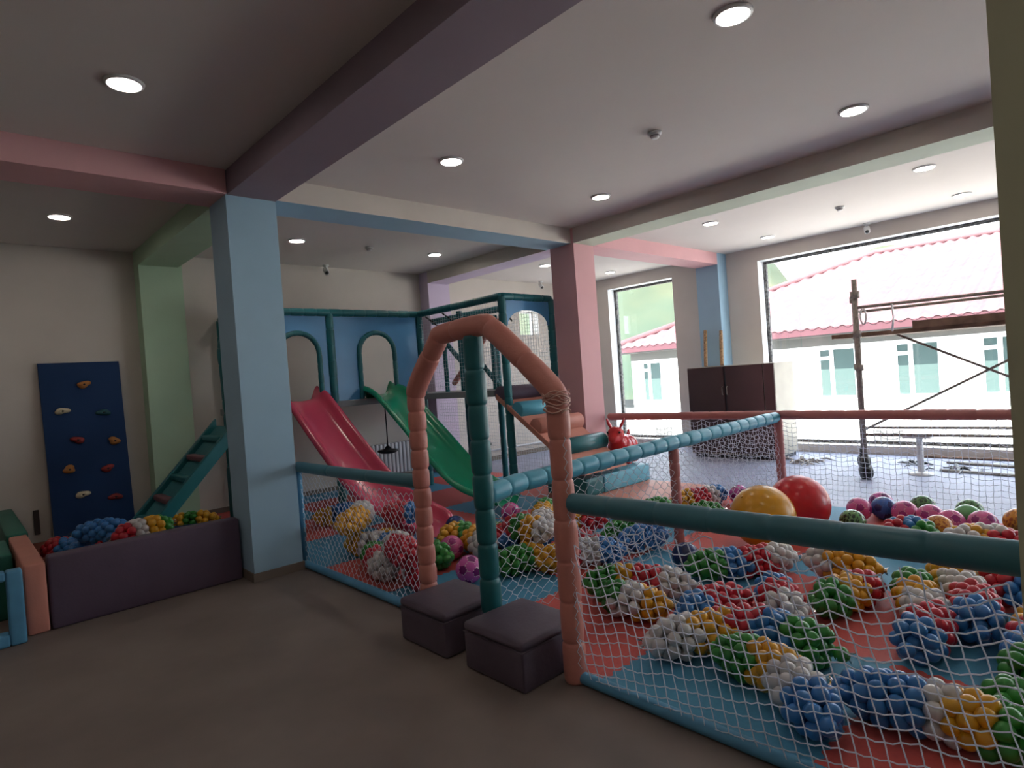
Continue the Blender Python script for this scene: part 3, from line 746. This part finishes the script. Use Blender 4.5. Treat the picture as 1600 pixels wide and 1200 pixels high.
# small white pedestal
pd_ = thing('pedestal_stand', (8.3, 1.97, 0), 'white pedestal stand on the hall floor right of the scaffold castor', 'stand')
obj('base', MB().lathe((8.3, 1.97, 0), [(.13, 0), (.13, .015), (.04, .04)], 24), WHITEP, pd_)
obj('stem', MB().cyl((8.3, 1.97, .03), .035, .42, 16), WHITEP, pd_)
obj('top_plate', MB().rbox(8.16, 8.44, 1.83, 2.11, .44, .47, .01), WHITEP, pd_)
# builder's debris on the floor
rn = random.Random(21)
def chips(name, cx, cy, n, sp, lb, mt):
    t = thing(name, (cx, cy, 0), lb, 'debris')
    for k in range(n):
        a = rn.uniform(0, 6.28); x = cx+rn.gauss(0, sp); y = cy+rn.gauss(0, sp); s_ = rn.uniform(.02, .06); l = rn.uniform(.04, .14)
        dx, dy = math.cos(a)*l, math.sin(a)*l
        obj('chip', MB().tube([(x-dx, y-dy, .012), (x, y, .02+s_*.3), (x+dx, y+dy, .012)], [.004, s_*.45, .006], 6, smooth=False), mt, t)
chips('rubble_heap', 8.72, 3.45, 22, .13, 'dark rubble on the hall floor in front of the pale cabinet side', STEEL)
chips('rubble_heap', 8.9, 2.25, 9, .09, 'small dark scraps on the hall floor left of the white pedestal', BLACK)
chips('rubble_heap', 8.75, 1.70, 9, .09, 'small dark scraps on the hall floor right of the white pedestal', BLACK)
for a, b, lb in (((8.6, 1.85, .015), (8.35, .1, .015), 'long pale batten nearest the play area on the hall floor'), ((9.2, 1.9, .015), (8.95, .2, .015), 'grey batten lying in the middle of the hall floor right of the pedestal'),
                 ((9.6, 2.3, .015), (9.6, .2, .015), 'dark batten lying along the foot of the big window')):
    tag(obj('batten', MB().tube([a, b], .018, 6, smooth=False), PLANK if 'dark' in lb else CABS), lb, 'batten', 'battens on the hall floor')

# ------------------------------------------------------------ balls
BALL_R = .0362
ball_me = {}
for k, mm in BM.items():
    mb = MB().ell((0, 0, 0), BALL_R, BALL_R, BALL_R, 14, 10); me = bpy.data.meshes.new('ball')
    me.from_pydata([tuple(v) for v in mb.v], [], mb.f); me.polygons.foreach_set('use_smooth', mb.sm); me.materials.append(mm); me.update(); ball_me[k] = me
CN = {'W': 'white', 'Y': 'yellow', 'R': 'red', 'B': 'blue', 'G': 'green'}
def bag(code, pts, zc, lb, group='clear sleeves of play balls', ra=.088, rb=.080):
    zc -= .016
    P = smooth_path([(p[0], p[1], zc) for p in pts], 8)
    D = [0]
    for a, b in zip(P[:-1], P[1:]): D.append(D[-1]+(b-a).length)
    Lg = max(D[-1], .2); n = min(15, max(3, int(Lg/.056))); rnd = random.Random(sum(map(ord, lb)))
    mid = P[len(P)//2]; t = thing('ball_sleeve', (mid.x, mid.y, zc-rb-BALL_R), lb, 'bag of balls', group); t0 = Vector(t.location)
    def at(d):
        i = max(j for j in range(len(P)-1) if D[j] <= d+1e-9); f = (d-D[i])/max(1e-6, D[i+1]-D[i]); return P[i].lerp(P[i+1], f), (P[i+1]-P[i]).normalized()
    cnt = 0
    for r in range(n+1):
        s_ = r/n; c, tg = at(s_*D[-1]); q = tg.cross(Vector((0, 0, 1))).normalized()
        endf = .55 if r in (0, n) else (.86 if r in (1, n-1) else 1)
        k0 = 8 if endf > .9 else (7 if endf > .6 else 4)
        extra = [None]*(1 if endf < .9 else 0)
        for k in extra:
            ci = min(len(code)-1, int(s_*len(code))); o = bpy.data.objects.new('ball', ball_me[code[ci]]); COL.objects.link(o); o.parent = t
            o.location = c+tg*((.035 if r == n else -.035) if r in (0, n) else 0)-t0; cnt += 1
        for k in range(k0):
            if cnt >= 99: break
            a = 2*math.pi*(k+.5*(r % 2))/k0+rnd.uniform(-.06, .06)
            if endf > .9 and math.sin(a) < -.75: continue
            f = endf*(1+rnd.uniform(-.04, .05))
            p = c+q*math.cos(a)*ra*f+Vector((0, 0, math.sin(a)*rb*endf))+tg*rnd.uniform(-.006, .006)
            ci = min(len(code)-1, max(0, int((s_+rnd.uniform(-.03, .03))*len(code))))
            o = bpy.data.objects.new('ball', ball_me[code[ci]]); COL.objects.link(o); o.parent = t
            o.location = p-t0; cnt += 1
    # gathered clear film tails
    for e, dr in ((0, -1), (D[-1], 1)):
        c, tg = at(e); c = c+tg*dr*.03; q = tg.cross(Vector((0, 0, 1))).normalized(); V = []
        nn = 10
        for i in range(4):
            for k in range(nn):
                a = 2*math.pi*k/nn; rr_ = (.035, .010, .016, .034)[i]*(1+.35*math.sin(k*3+i)); V.append(c+tg*dr*(.0, .02, .035, .06)[i]+q*math.cos(a)*rr_+Vector((0, 0, math.sin(a)*rr_*.6)))
        F = [(i*nn+k, i*nn+(k+1) % nn, (i+1)*nn+(k+1) % nn, (i+1)*nn+k) for i in range(3) for k in range(nn)]
        obj('film_tail', MB().add(V, F, True), FILM, t)
BAGS = [
 ('A1', 'WYRBG', 0.134, [(2.528, 1.787), (2.731, 1.662), (2.981, 1.518), (2.966, 1.3), (2.929, 1.087)]),
 ('A2', 'GYWB', 0.134, [(2.629, 1.478), (2.629, 1.31), (2.582, 1.163), (2.335, 0.921)]),
 ('A3', 'BBWYG', 0.134, [(2.638, 0.924), (2.642, 0.783), (2.666, 0.643), (2.67, 0.489), (2.647, 0.345)]),
 ('A4', 'GYRW', 0.134, [(3.002, 2.585), (3.145, 2.445), (3.234, 2.253), (3.308, 2.084)]),
 ('A5', 'GWY', 0.134, [(2.895, 2.397), (2.898, 2.171), (2.946, 2.024)]),
 ('A6', 'BRR', 0.134, [(2.891, 1.82), (3.071, 1.814), (3.294, 1.71)]),
 ('A7', 'GBRW', 0.134, [(3.659, 2.232), (3.818, 2.068), (3.99, 1.931), (4.196, 1.818)]),
 ('A8', 'WYY', 0.16, [(4.12, 1.622), (4.122, 1.452), (4.133, 1.278)]),
 ('A9', 'BRW', 0.134, [(3.595, 1.681), (3.405, 1.532), (3.194, 1.404)]),
 ('A10', 'GYR', 0.134, [(3.479, 1.335), (3.672, 1.298), (3.931, 1.221)]),
 ('A11', 'GYWRB', 0.134, [(4.127, 1.067), (3.871, 0.977), (3.678, 0.89), (3.448, 0.83), (3.17, 0.843)]),
 ('A12', 'YWRB', 0.14, [(4.378, 0.963), (4.172, 0.847), (3.953, 0.743), (3.547, 0.64)]),
 ('A13', 'WRB', 0.134, [(4.459, 0.769), (4.346, 0.674), (4.178, 0.51)]),
 ('A14', 'WYRBG', 0.14, [(3.969, 0.417), (3.745, 0.426), (3.577, 0.432), (3.378, 0.422), (3.099, 0.407)]),
 ('A15', 'GG', 0.134, [(2.879, 0.497), (2.892, 0.375)]),
 ('C1', 'YRWB', 0.134, [(3.141, 3.156), (3.39, 3.126), (3.549, 2.997), (3.642, 2.855)]),
 ('C2', 'RR', 0.134, [(3.516, 3.356), (3.753, 3.153)]),
 ('C3', 'GG', 0.134, [(3.966, 3.202), (4.321, 3.132)]),
 ('C4', 'BB', 0.134, [(3.88, 2.986), (4.217, 2.855)]),
 ('C5', 'YR', 0.134, [(4.135, 3.844), (4.301, 3.559)]),
 ('D1', 'GGY', 0.134, [(2.889, 3.413), (3.068, 3.352), (3.296, 3.392)]),
 ('D2', 'BBBW', 0.134, [(3.334, 3.801), (3.443, 3.63), (3.752, 3.64), (3.891, 3.53)]),
 ('D3', 'RGYW', 0.3, [(3.293, 3.687), (3.31, 3.582), (3.303, 3.445), (3.316, 3.279)]),
 ('D4', 'GYW', 0.134, [(4.532, 4.446), (4.256, 4.238), (3.916, 3.927)]),
 ('D5', 'GR', 0.134, [(3.525, 4.172), (3.367, 3.888)]),
 ('E1', 'BBG', 0.134, [(2.92, 4.45), (2.81, 4.20), (2.76, 3.87)]),
 ('E2', 'YGYW', 0.16, [(3.049, 4.255), (3.243, 4.295), (3.209, 4.07), (3.087, 3.727)]),
 ('E3', 'BG', 0.134, [(3.709, 5.61), (3.535, 5.16)]),
 ('F1', 'YBB', 0.134, [(2.87, 6.317), (2.993, 6.218), (3.297, 6.356)]),
 ('F2', 'YYWW', 0.36, [(2.36, 4.74), (2.50, 4.83), (2.66, 4.98), (2.80, 5.20)]),
 ('F3', 'RRB', 0.36, [(2.84, 4.82), (2.92, 4.70), (3.0, 4.58)]),
 ('F4', 'YWY', 0.134, [(2.551, 4.981), (2.646, 4.758), (2.882, 4.843)]),
 ('F5', 'WRR', 0.3, [(2.463, 4.094), (2.343, 3.764), (2.335, 3.612)]),
 ('F6', 'GRW', 0.134, [(2.536, 4.579), (2.412, 4.256), (2.335, 3.998)]),
 ('F7', 'WWR', 0.134, [(2.539, 3.947), (2.462, 3.792), (2.356, 3.579)]),
 ('F8', 'BB', 0.134, [(2.722, 4.742), (2.744, 4.487)]),
 ('G1', 'YRWB', 0.134, [(5.36, 3.418), (5.479, 3.321), (5.652, 3.254), (5.889, 3.21)]),
 ('G2', 'GG', 0.134, [(4.879, 3.49), (5.08, 3.295)]),
 ('G3', 'GG', 0.134, [(4.92, 3.014), (5.15, 2.855)]),
 ('H1', 'RBG', 0.134, [(5.122, 1.444), (5.282, 1.358), (5.174, 1.191)]),
 ('H2', 'WYWR', 0.25, [(4.588, 0.964), (4.709, 0.884), (4.798, 0.798), (4.701, 0.623)]),
 ('H3', 'GG', 0.14, [(4.928, 0.982), (5.065, 0.771)])]
LBL = {
 'A1': 'curved white, yellow, red, blue and green sleeve of balls right behind the near net',
 'A2': 'green, yellow, white and blue sleeve nearest the petrol fence base',
 'A3': 'blue, white, yellow and green sleeve running toward the bottom right corner',
 'A4': 'green, yellow, red and white sleeve on the mat just right of the arch post',
 'A5': 'green, white and yellow sleeve, second one right of the arch post',
 'A6': 'blue and red sleeve just behind the long white, yellow, red and blue one',
 'A7': 'green, blue, red and white sleeve lying behind the blue and red one',
 'A8': 'white and orange-yellow sleeve showing just under the petrol rail in mid fence',
 'A9': 'short blue, red and white sleeve behind the blue part of the curved front one',
 'A10': 'green, yellow and red sleeve standing out on a red mat in the middle right',
 'A11': 'long green, yellow, white, red and blue sleeve pointing at the camera on the right',
 'A12': 'yellow, white, red and blue sleeve right of the long green-to-blue one',
 'A13': 'white, red and blue sleeve under the petrol rail beside the sage column',
 'A14': 'white, yellow, red, blue and green sleeve against the sage column side of the net',
 'A15': 'short all-green sleeve at the right photo edge, in front of the sage column side one',
 'C1': 'yellow, red, white and blue sleeve behind the divider net just right of the arch post',
 'C2': 'all-red sleeve behind the divider net, right of the arch post',
 'C3': 'all-green sleeve behind the divider net, under the start of the petrol rail',
 'C4': 'all-blue sleeve close behind the divider net, right of the all-green one',
 'C5': 'yellow and red sleeve close under the petrol rail beside the arch post',
 'D1': 'green and yellow sleeve seen through the right gateway, lowest there',
 'D2': 'blue and white sleeve crossing the right gateway view',
 'D3': 'small red, green, yellow and white sleeve heaped in the right gateway view',
 'D4': 'green, yellow and white sleeve touching the right arch post in view',
 'D5': 'green and red sleeve close right of the teal middle post',
 'E1': 'blue and green sleeve in the left gateway of the arch',
 'E2': 'yellow, green and white sleeve in the left gateway before the pink slide end',
 'E3': 'blue and green sleeve beside the lower end of the pink slide',
 'F1': 'yellow and blue sleeve in the dark under the pink slide',
 'F2': 'yellow and white sleeve heaped upward behind the short left fence',
 'F3': 'red and blue sleeve on top of the heap behind the short left fence',
 'F4': 'yellow and white sleeve in the middle of the heap behind the short left fence',
 'F5': 'white and red sleeve on the heap next to the left arch post',
 'F6': 'green, red and white sleeve whose white end faces the short left fence',
 'F7': 'white and red sleeve low beside the left arch post',
 'F8': 'all-blue sleeve under the yellow and white heap behind the short left fence',
 'G1': 'yellow, red, white and blue sleeve at the far corner left of the yellow exercise ball',
 'G2': 'all-green sleeve in front of the peach slab beyond the divider fence',
 'G3': 'all-green sleeve just beyond the divider fence, left of the yellow exercise ball',
 'H1': 'red, blue and green sleeve above the petrol rail right of the red exercise ball',
 'H2': 'white, yellow and red sleeve above the petrol rail near the sage column',
 'H3': 'all-green sleeve seen just over the petrol rail near the sage column'}
for k, code, z, pts in BAGS:
    bag(code, pts, z, LBL[k])
for code, pts, z, lb in (
    ('RBY', [(.62, 7.15), (.80, 6.75), (.98, 6.6)], .22, 'dim red, blue and yellow sleeve at the left inside the ball pit'),
    ('BBB', [(.78, 6.45), (.95, 6.35), (1.05, 6.2)], .42, 'blue sleeve heaped highest in the ball pit before the climbing board'),
    ('RWYG', [(.98, 5.95), (1.10, 6.0), (1.22, 6.03), (1.36, 6.1)], .42, 'red, white, yellow and green sleeve in the ball pit reaching to the teal ramp'),
    ('GYG', [(.85, 6.0), (1.1, 6.1), (1.25, 6.5)], .20, 'green and yellow sleeve underneath in the ball pit'),
    ('BRB', [(.72, 6.5), (.9, 6.65), (1.05, 6.75)], .24, 'blue and red sleeve under the blue one in the ball pit'),
    ('YGY', [(1.75, 7.7), (1.95, 7.6), (2.15, 7.5)], .13, 'yellow and green sleeve at the far end of the pit beneath the teal ramp')):
    bag(code, pts, z, lb, 'clear sleeves of play balls in the pit')

# patterned toy balls
def ico_dirs():
    g = (1+5**.5)/2; V = []
    for a in (-1, 1):
        for b in (-g, g): V += [(0, a, b), (a, b, 0), (b, 0, a)]
    V = [Vector(v).normalized() for v in V]; C = []
    for i in range(12):
        for j in range(i+1, 12):
            for k in range(j+1, 12):
                if V[i].dot(V[j]) > .4 and V[j].dot(V[k]) > .4 and V[i].dot(V[k]) > .4: C.append((V[i]+V[j]+V[k]).normalized())
    return V, C
PV, HV = ico_dirs()
toy_me = {}
def toy_mesh(key, c1, c2, c3, kind, r=.10):
    if key in toy_me: return toy_me[key]
    mb = MB().ell((0, 0, 0), r, r, r, 72, 44); rr_ = Matrix.Rotation(.5, 3, 'X') @ Matrix.Rotation(.8, 3, 'Z')
    me = bpy.data.meshes.new(key); mi = []
    for f in mb.f:
        c = rr_ @ sum((mb.v[i] for i in f), Vector()).normalized()
        if kind == 'football':
            ds = sorted([(c.dot(v)-.0133, 1) for v in PV]+[(c.dot(v), 0) for v in HV], reverse=True)
            mi.append(2 if ds[0][0]-ds[1][0] < .010 else ds[0][1])
        elif kind == 'spots':
            s_ = math.sin(c.x*9+2*math.sin(c.y*6))*math.sin(c.y*10+1.5*math.sin(c.z*7))*math.sin(c.z*9+c.x*4+1)
            mi.append(1 if abs(s_) > .28 else 0)
        else: mi.append(0)
    me.from_pydata([tuple(v) for v in mb.v], [], mb.f); me.polygons.foreach_set('use_smooth', mb.sm); me.polygons.foreach_set('material_index', mi)
    for nm, cc in (('a', c1), ('b', c2), ('c', c3)): me.materials.append(mat('toy_'+key+nm, cc, .25, .5, coat=.3))
    me.update(); toy_me[key] = me; return me
def toy(x, y, key, lb, z=None, rz=0, sc_=1):
    o = bpy.data.objects.new('toy_ball', toy_me[key]); COL.objects.link(o); o.location = (x, y, .1*sc_+.019 if z is None else z); o.rotation_euler = (rz*.7, rz*1.3, rz); o.scale = (sc_,)*3
    tag(o, lb, 'toy ball', 'toy balls on the mats')
toy_mesh('pink_football', (.72, .12, .35), (.36, .02, .20), (.80, .35, .50), 'football')
toy_mesh('magenta_football', (.60, .10, .40), (.18, .01, .14), (.75, .4, .6), 'football')
toy_mesh('blue_football', (.02, .10, .42), (.01, .03, .16), (.04, .16, .5), 'football')
toy_mesh('camo_ball', (.12, .32, .10), (.015, .05, .02), (.1, .1, .1), 'spots')
toy_mesh('lime_ball', (.12, .42, .14), (.1, .3, .1), (.1, .1, .1), 'plain')
toy_mesh('orange_ball', (.75, .30, .03), (.42, .10, .02), (.8, .5, .2), 'spots')
toy_mesh('navy_ball', (.01, .03, .16), (.008, .02, .10), (.02, .05, .2), 'football')
TB = [
 (5.78, 1.856, 'pink_football', 'pink football-pattern ball, leftmost of the ones right of the big red ball', None, 15.54),
 (6.09, 1.771, 'magenta_football', 'magenta and dark purple ball behind the blue one in the far row', None, 15.91),
 (5.901, 1.697, 'blue_football', 'blue football-pattern ball between two pink ones in the far row', None, 16.28),
 (5.815, 1.517, 'pink_football', 'pink football-pattern ball just right of the blue one', None, 16.65),
 (6.09, 1.451, 'camo_ball', 'dark green patterned ball behind the pink row, left of its twin', None, 17.02),
 (5.758, 1.325, 'pink_football', 'pink ball in the middle of the far row, before the left green patterned one', None, 17.39),
 (5.641, 1.163, 'pink_football', 'pink ball low in the row behind the white and red sleeve', None, 17.759999999999998),
 (6.09, 1.122, 'camo_ball', 'dark green patterned ball farthest right against the back net', None, 18.13),
 (5.872, 1.098, 'lime_ball', 'plain lime green ball in front of the right dark green patterned one', None, 18.5),
 (5.71, 0.975, 'pink_football', 'pink ball at the right end of the far row near the sage column', None, 18.87),
 (5.424, 1.197, 'orange_ball', 'orange patterned ball amid the sleeves above the petrol rail', None, 19.24),
 (5.89, 0.784, 'orange_ball', 'orange patterned ball against the sage column edge', None, 19.61),
 (5.31, 1.76, 'camo_ball', 'dark green patterned ball just right of the big red exercise ball', None, 19.98),
 (5.879, 3.005, 'magenta_football', 'pink and purple ball beyond the divider net left of the yellow exercise ball', None, 20.35),
 (3.802, 2.379, 'navy_ball', 'navy ball on the blue mat behind the near net, middle of the photo', None, 20.72),
 (3.445, 4.616, 'navy_ball', 'navy ball at the end of the pink slide', None, 21.09),
 (2.702, 3.495, 'magenta_football', 'magenta and dark purple ball between the arch post and the left pouf', None, 21.46),
 (2.975, 4.063, 'pink_football', 'pink ball among the sleeves in the left gateway', None, 21.83),
 (4.12, 4.573, 'pink_football', 'dark pink ball beyond the divider net, right of the teal middle post', None, 22.2)]
for k, (x, y, key, lb, z, rz) in enumerate(TB): toy(x, y, key, lb, z, rz)
def bigball(x, y, r, z0, mt, lb, name='exercise_ball'):
    t = thing(name, (x, y, z0), lb, 'exercise ball')
    mb = MB(); prof = []
    N = 40
    for j in range(N+1):
        a = -math.pi/2+math.pi*j/N; prof.append((max(.001, r*math.cos(a)), max(-r*.985, r*math.sin(a))+r*.985+z0))
    o = obj('shell', mb.lathe((x, y, 0), prof, 64), mt, t)
    obj('valve', MB().tube([Vector((x, y, r*.985+z0))+Vector((math.cos(2.6)*.7, math.sin(2.6)*.7, .714))*r*.998, Vector((x, y, r*.985+z0))+Vector((math.cos(2.6)*.7, math.sin(2.6)*.7, .714))*(r+.004)], .012, 12), mt, t)
bigball(4.627, 2.182, .243, .019,  mat('yellow_rubber', (.72, .33, .005), .28, .5, coat=.15), 'big yellow exercise ball behind the petrol rail')
bigball(5.129, 2.106, .243, .019,  mat('red_ball_rubber', (.62, .01, .02), .28, .5, coat=.15), 'big red exercise ball touching the yellow one')

# ------------------------------------------------------------ outside
struct('ground_outside', MB().box(10.05, 260, -120, 200, -3.2, -3.0), mat('yard', (.45, .43, .40), .9, .2, (.5, .1)))
H = thing('neighbour_house', (18, 5, -3), 'white house across the yard with red tiled hip roof and white framed windows', 'house')
XH = 18.0; YH0, YH1 = -9.0, 12.95
WH = mat('house_render', (.80, .78, .74), .9, .2, (1, .03))
wins = [(11.75, 12.55), (8.55, 9.55), (5.62, 6.62), (3.72, 4.72), (1.9, 2.92), (-.2, .8), (-2.4, -1.4)]
mb = MB(); ys = YH0
for a, b in sorted(wins):
    mb.box(XH, XH+.3, ys, a, -3, 2.0); mb.box(XH, XH+.3, a, b, -3, .25); mb.box(XH, XH+.3, a, b, 1.66, 2.0); ys = b
mb.box(XH, XH+.3, ys, YH1, -3, 2.0); mb.box(XH+.3, XH+12, YH1-.3, YH1, -3, 2.0); mb.box(XH+.3, XH+12, YH0, YH0+.3, -3, 2.0)
obj('wall', mb, WH, H)
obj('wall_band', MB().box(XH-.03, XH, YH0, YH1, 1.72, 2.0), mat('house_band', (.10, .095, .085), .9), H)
DKG = mat('house_glass', (.06, .09, .085), .5, .1); FRW = mat('house_frame', (.85, .85, .85), .5)
for n, (a, b) in enumerate(wins):
    f = MB(); x = XH+.06; md = b-(b-a)*.36
    for y0, y1, z0, z1 in ((a+.002, a+.06, .312, 1.598), (b-.06, b-.002, .312, 1.598), (a+.002, b-.002, .252, .311), (a+.002, b-.002, 1.599, 1.658), (md-.05, md+.05, .312, 1.598), (md+.051, b-.061, 1.32, 1.42)): f.box(x, x+.07, y0, y1, z0, z1)
    fo = obj('window', f, FRW, H)
    obj('pane', MB().box(x+.03, x+.04, a+.03, b-.03, .28, 1.63), DKG, fo)
    obj('sill', MB().box(XH-.06, XH+.06, a-.03, b+.03, .22, .25), FRW, fo)
for n, y in enumerate((11.4, 8.0, 4.6, 1.6)):
    obj('vent', MB().box(XH-.03, XH-.001, y, y+.7, -1.05, -.62), mat('vent_grey', (.10, .10, .095), .7), H)
obj('soffit', MB().box(17.42, XH, YH0-.5, YH1+.5, 1.98, 2.04), mat('soffit_grey', (.06, .055, .05), .8), H)
TILE = mat('roof_tile', (.13, .062, .068), .8, .2, (3, .12))
obj('fascia', MB().box(17.38, 17.43, YH0-.5, YH1+.5, 2.02, 2.20), mat('fascia_red', (.07, .02, .027), .7), H)
# tile surface: corrugated along y, stepped up the slope; hip at the left end
X0r, X1r, Z0r, Z1r = 17.36, 24.0, 2.17, 4.87
YR = YH1+.5
def roof(u, v):
    x = X0r+(X1r-X0r)*u; ymax = YR-(x-X0r)*1.02; ymin = YH0-.5
    y = ymin+(ymax-ymin)*v
    row = u*17; st = (row-math.floor(row+1e-6))
    return Vector((x, y, Z0r+(Z1r-Z0r)*u+.035*math.cos(y*2*math.pi/.30)*1+.03*(1-st)))
mb = MB(); nu, nv = 102, 520
def roof2(u, v): return roof(u, v)
mb.grid(roof2, nu, nv)
obj('roof', mb, TILE, H)
mb = MB().add([(X0r, YR, Z0r), (X1r, YR-(X1r-X0r)*1.02, Z1r), (2*X1r-X0r, YR, Z0r)], [(0, 1, 2)]).add([(X1r, YH0-.5, Z1r), (X1r, YR-(X1r-X0r)*1.02, Z1r), (2*X1r-X0r, YR, Z0r), (2*X1r-X0r, YH0-.5, Z0r)], [(0, 1, 2, 3)])
obj('roof_back', mb, TILE, H)
obj('ridge_cap', MB().tube([(X1r, YH0-.5, Z1r+.03), (X1r, YR-(X1r-X0r)*1.02, Z1r+.03), (X0r, YR, Z0r+.06)], .11, 10), TILE, H)
# hill
HILL = mat('hill_green', (.040, .066, .050), .95, .1, (.05, .25, (.075, .075, .045)))
prof = [(-60, 3), (-20, 5), (0, 7), (14, 9), (19, 12), (23, 15), (27, 12), (38, 8), (45, 14), (51, 21), (58, 25), (66, 27), (80, 34), (110, 42), (160, 40)]
def hz(y):
    for (a, za), (b, zb) in zip(prof[:-1], prof[1:]):
        if y <= b:
            t = (y-a)/(b-a); t = t*t*(3-2*t); return za+(zb-za)*t
    return prof[-1][1]
rn = random.Random(9); ph = [rn.uniform(0, 6) for _ in range(8)]
def hill(u, v):
    y = -60+220*u; x = 55+60*v; h = hz(y)*math.sin(min(1, v/.6)*math.pi/2)
    n_ = .5*math.sin(y*.5+ph[0]+v*7)+.35*math.sin(y*1.3+ph[1]+v*13)+.25*math.sin(y*2.9+v*23+ph[2])
    return Vector((x, y, -3+(h+3)+n_*min(1, v*3)*.8-(2 if v == 0 else 0)))
tag(obj('hillside', MB().grid(hill, 160, 30), HILL), 'green and ochre hillside rising beyond the red roofed house', 'hill', kind='structure')
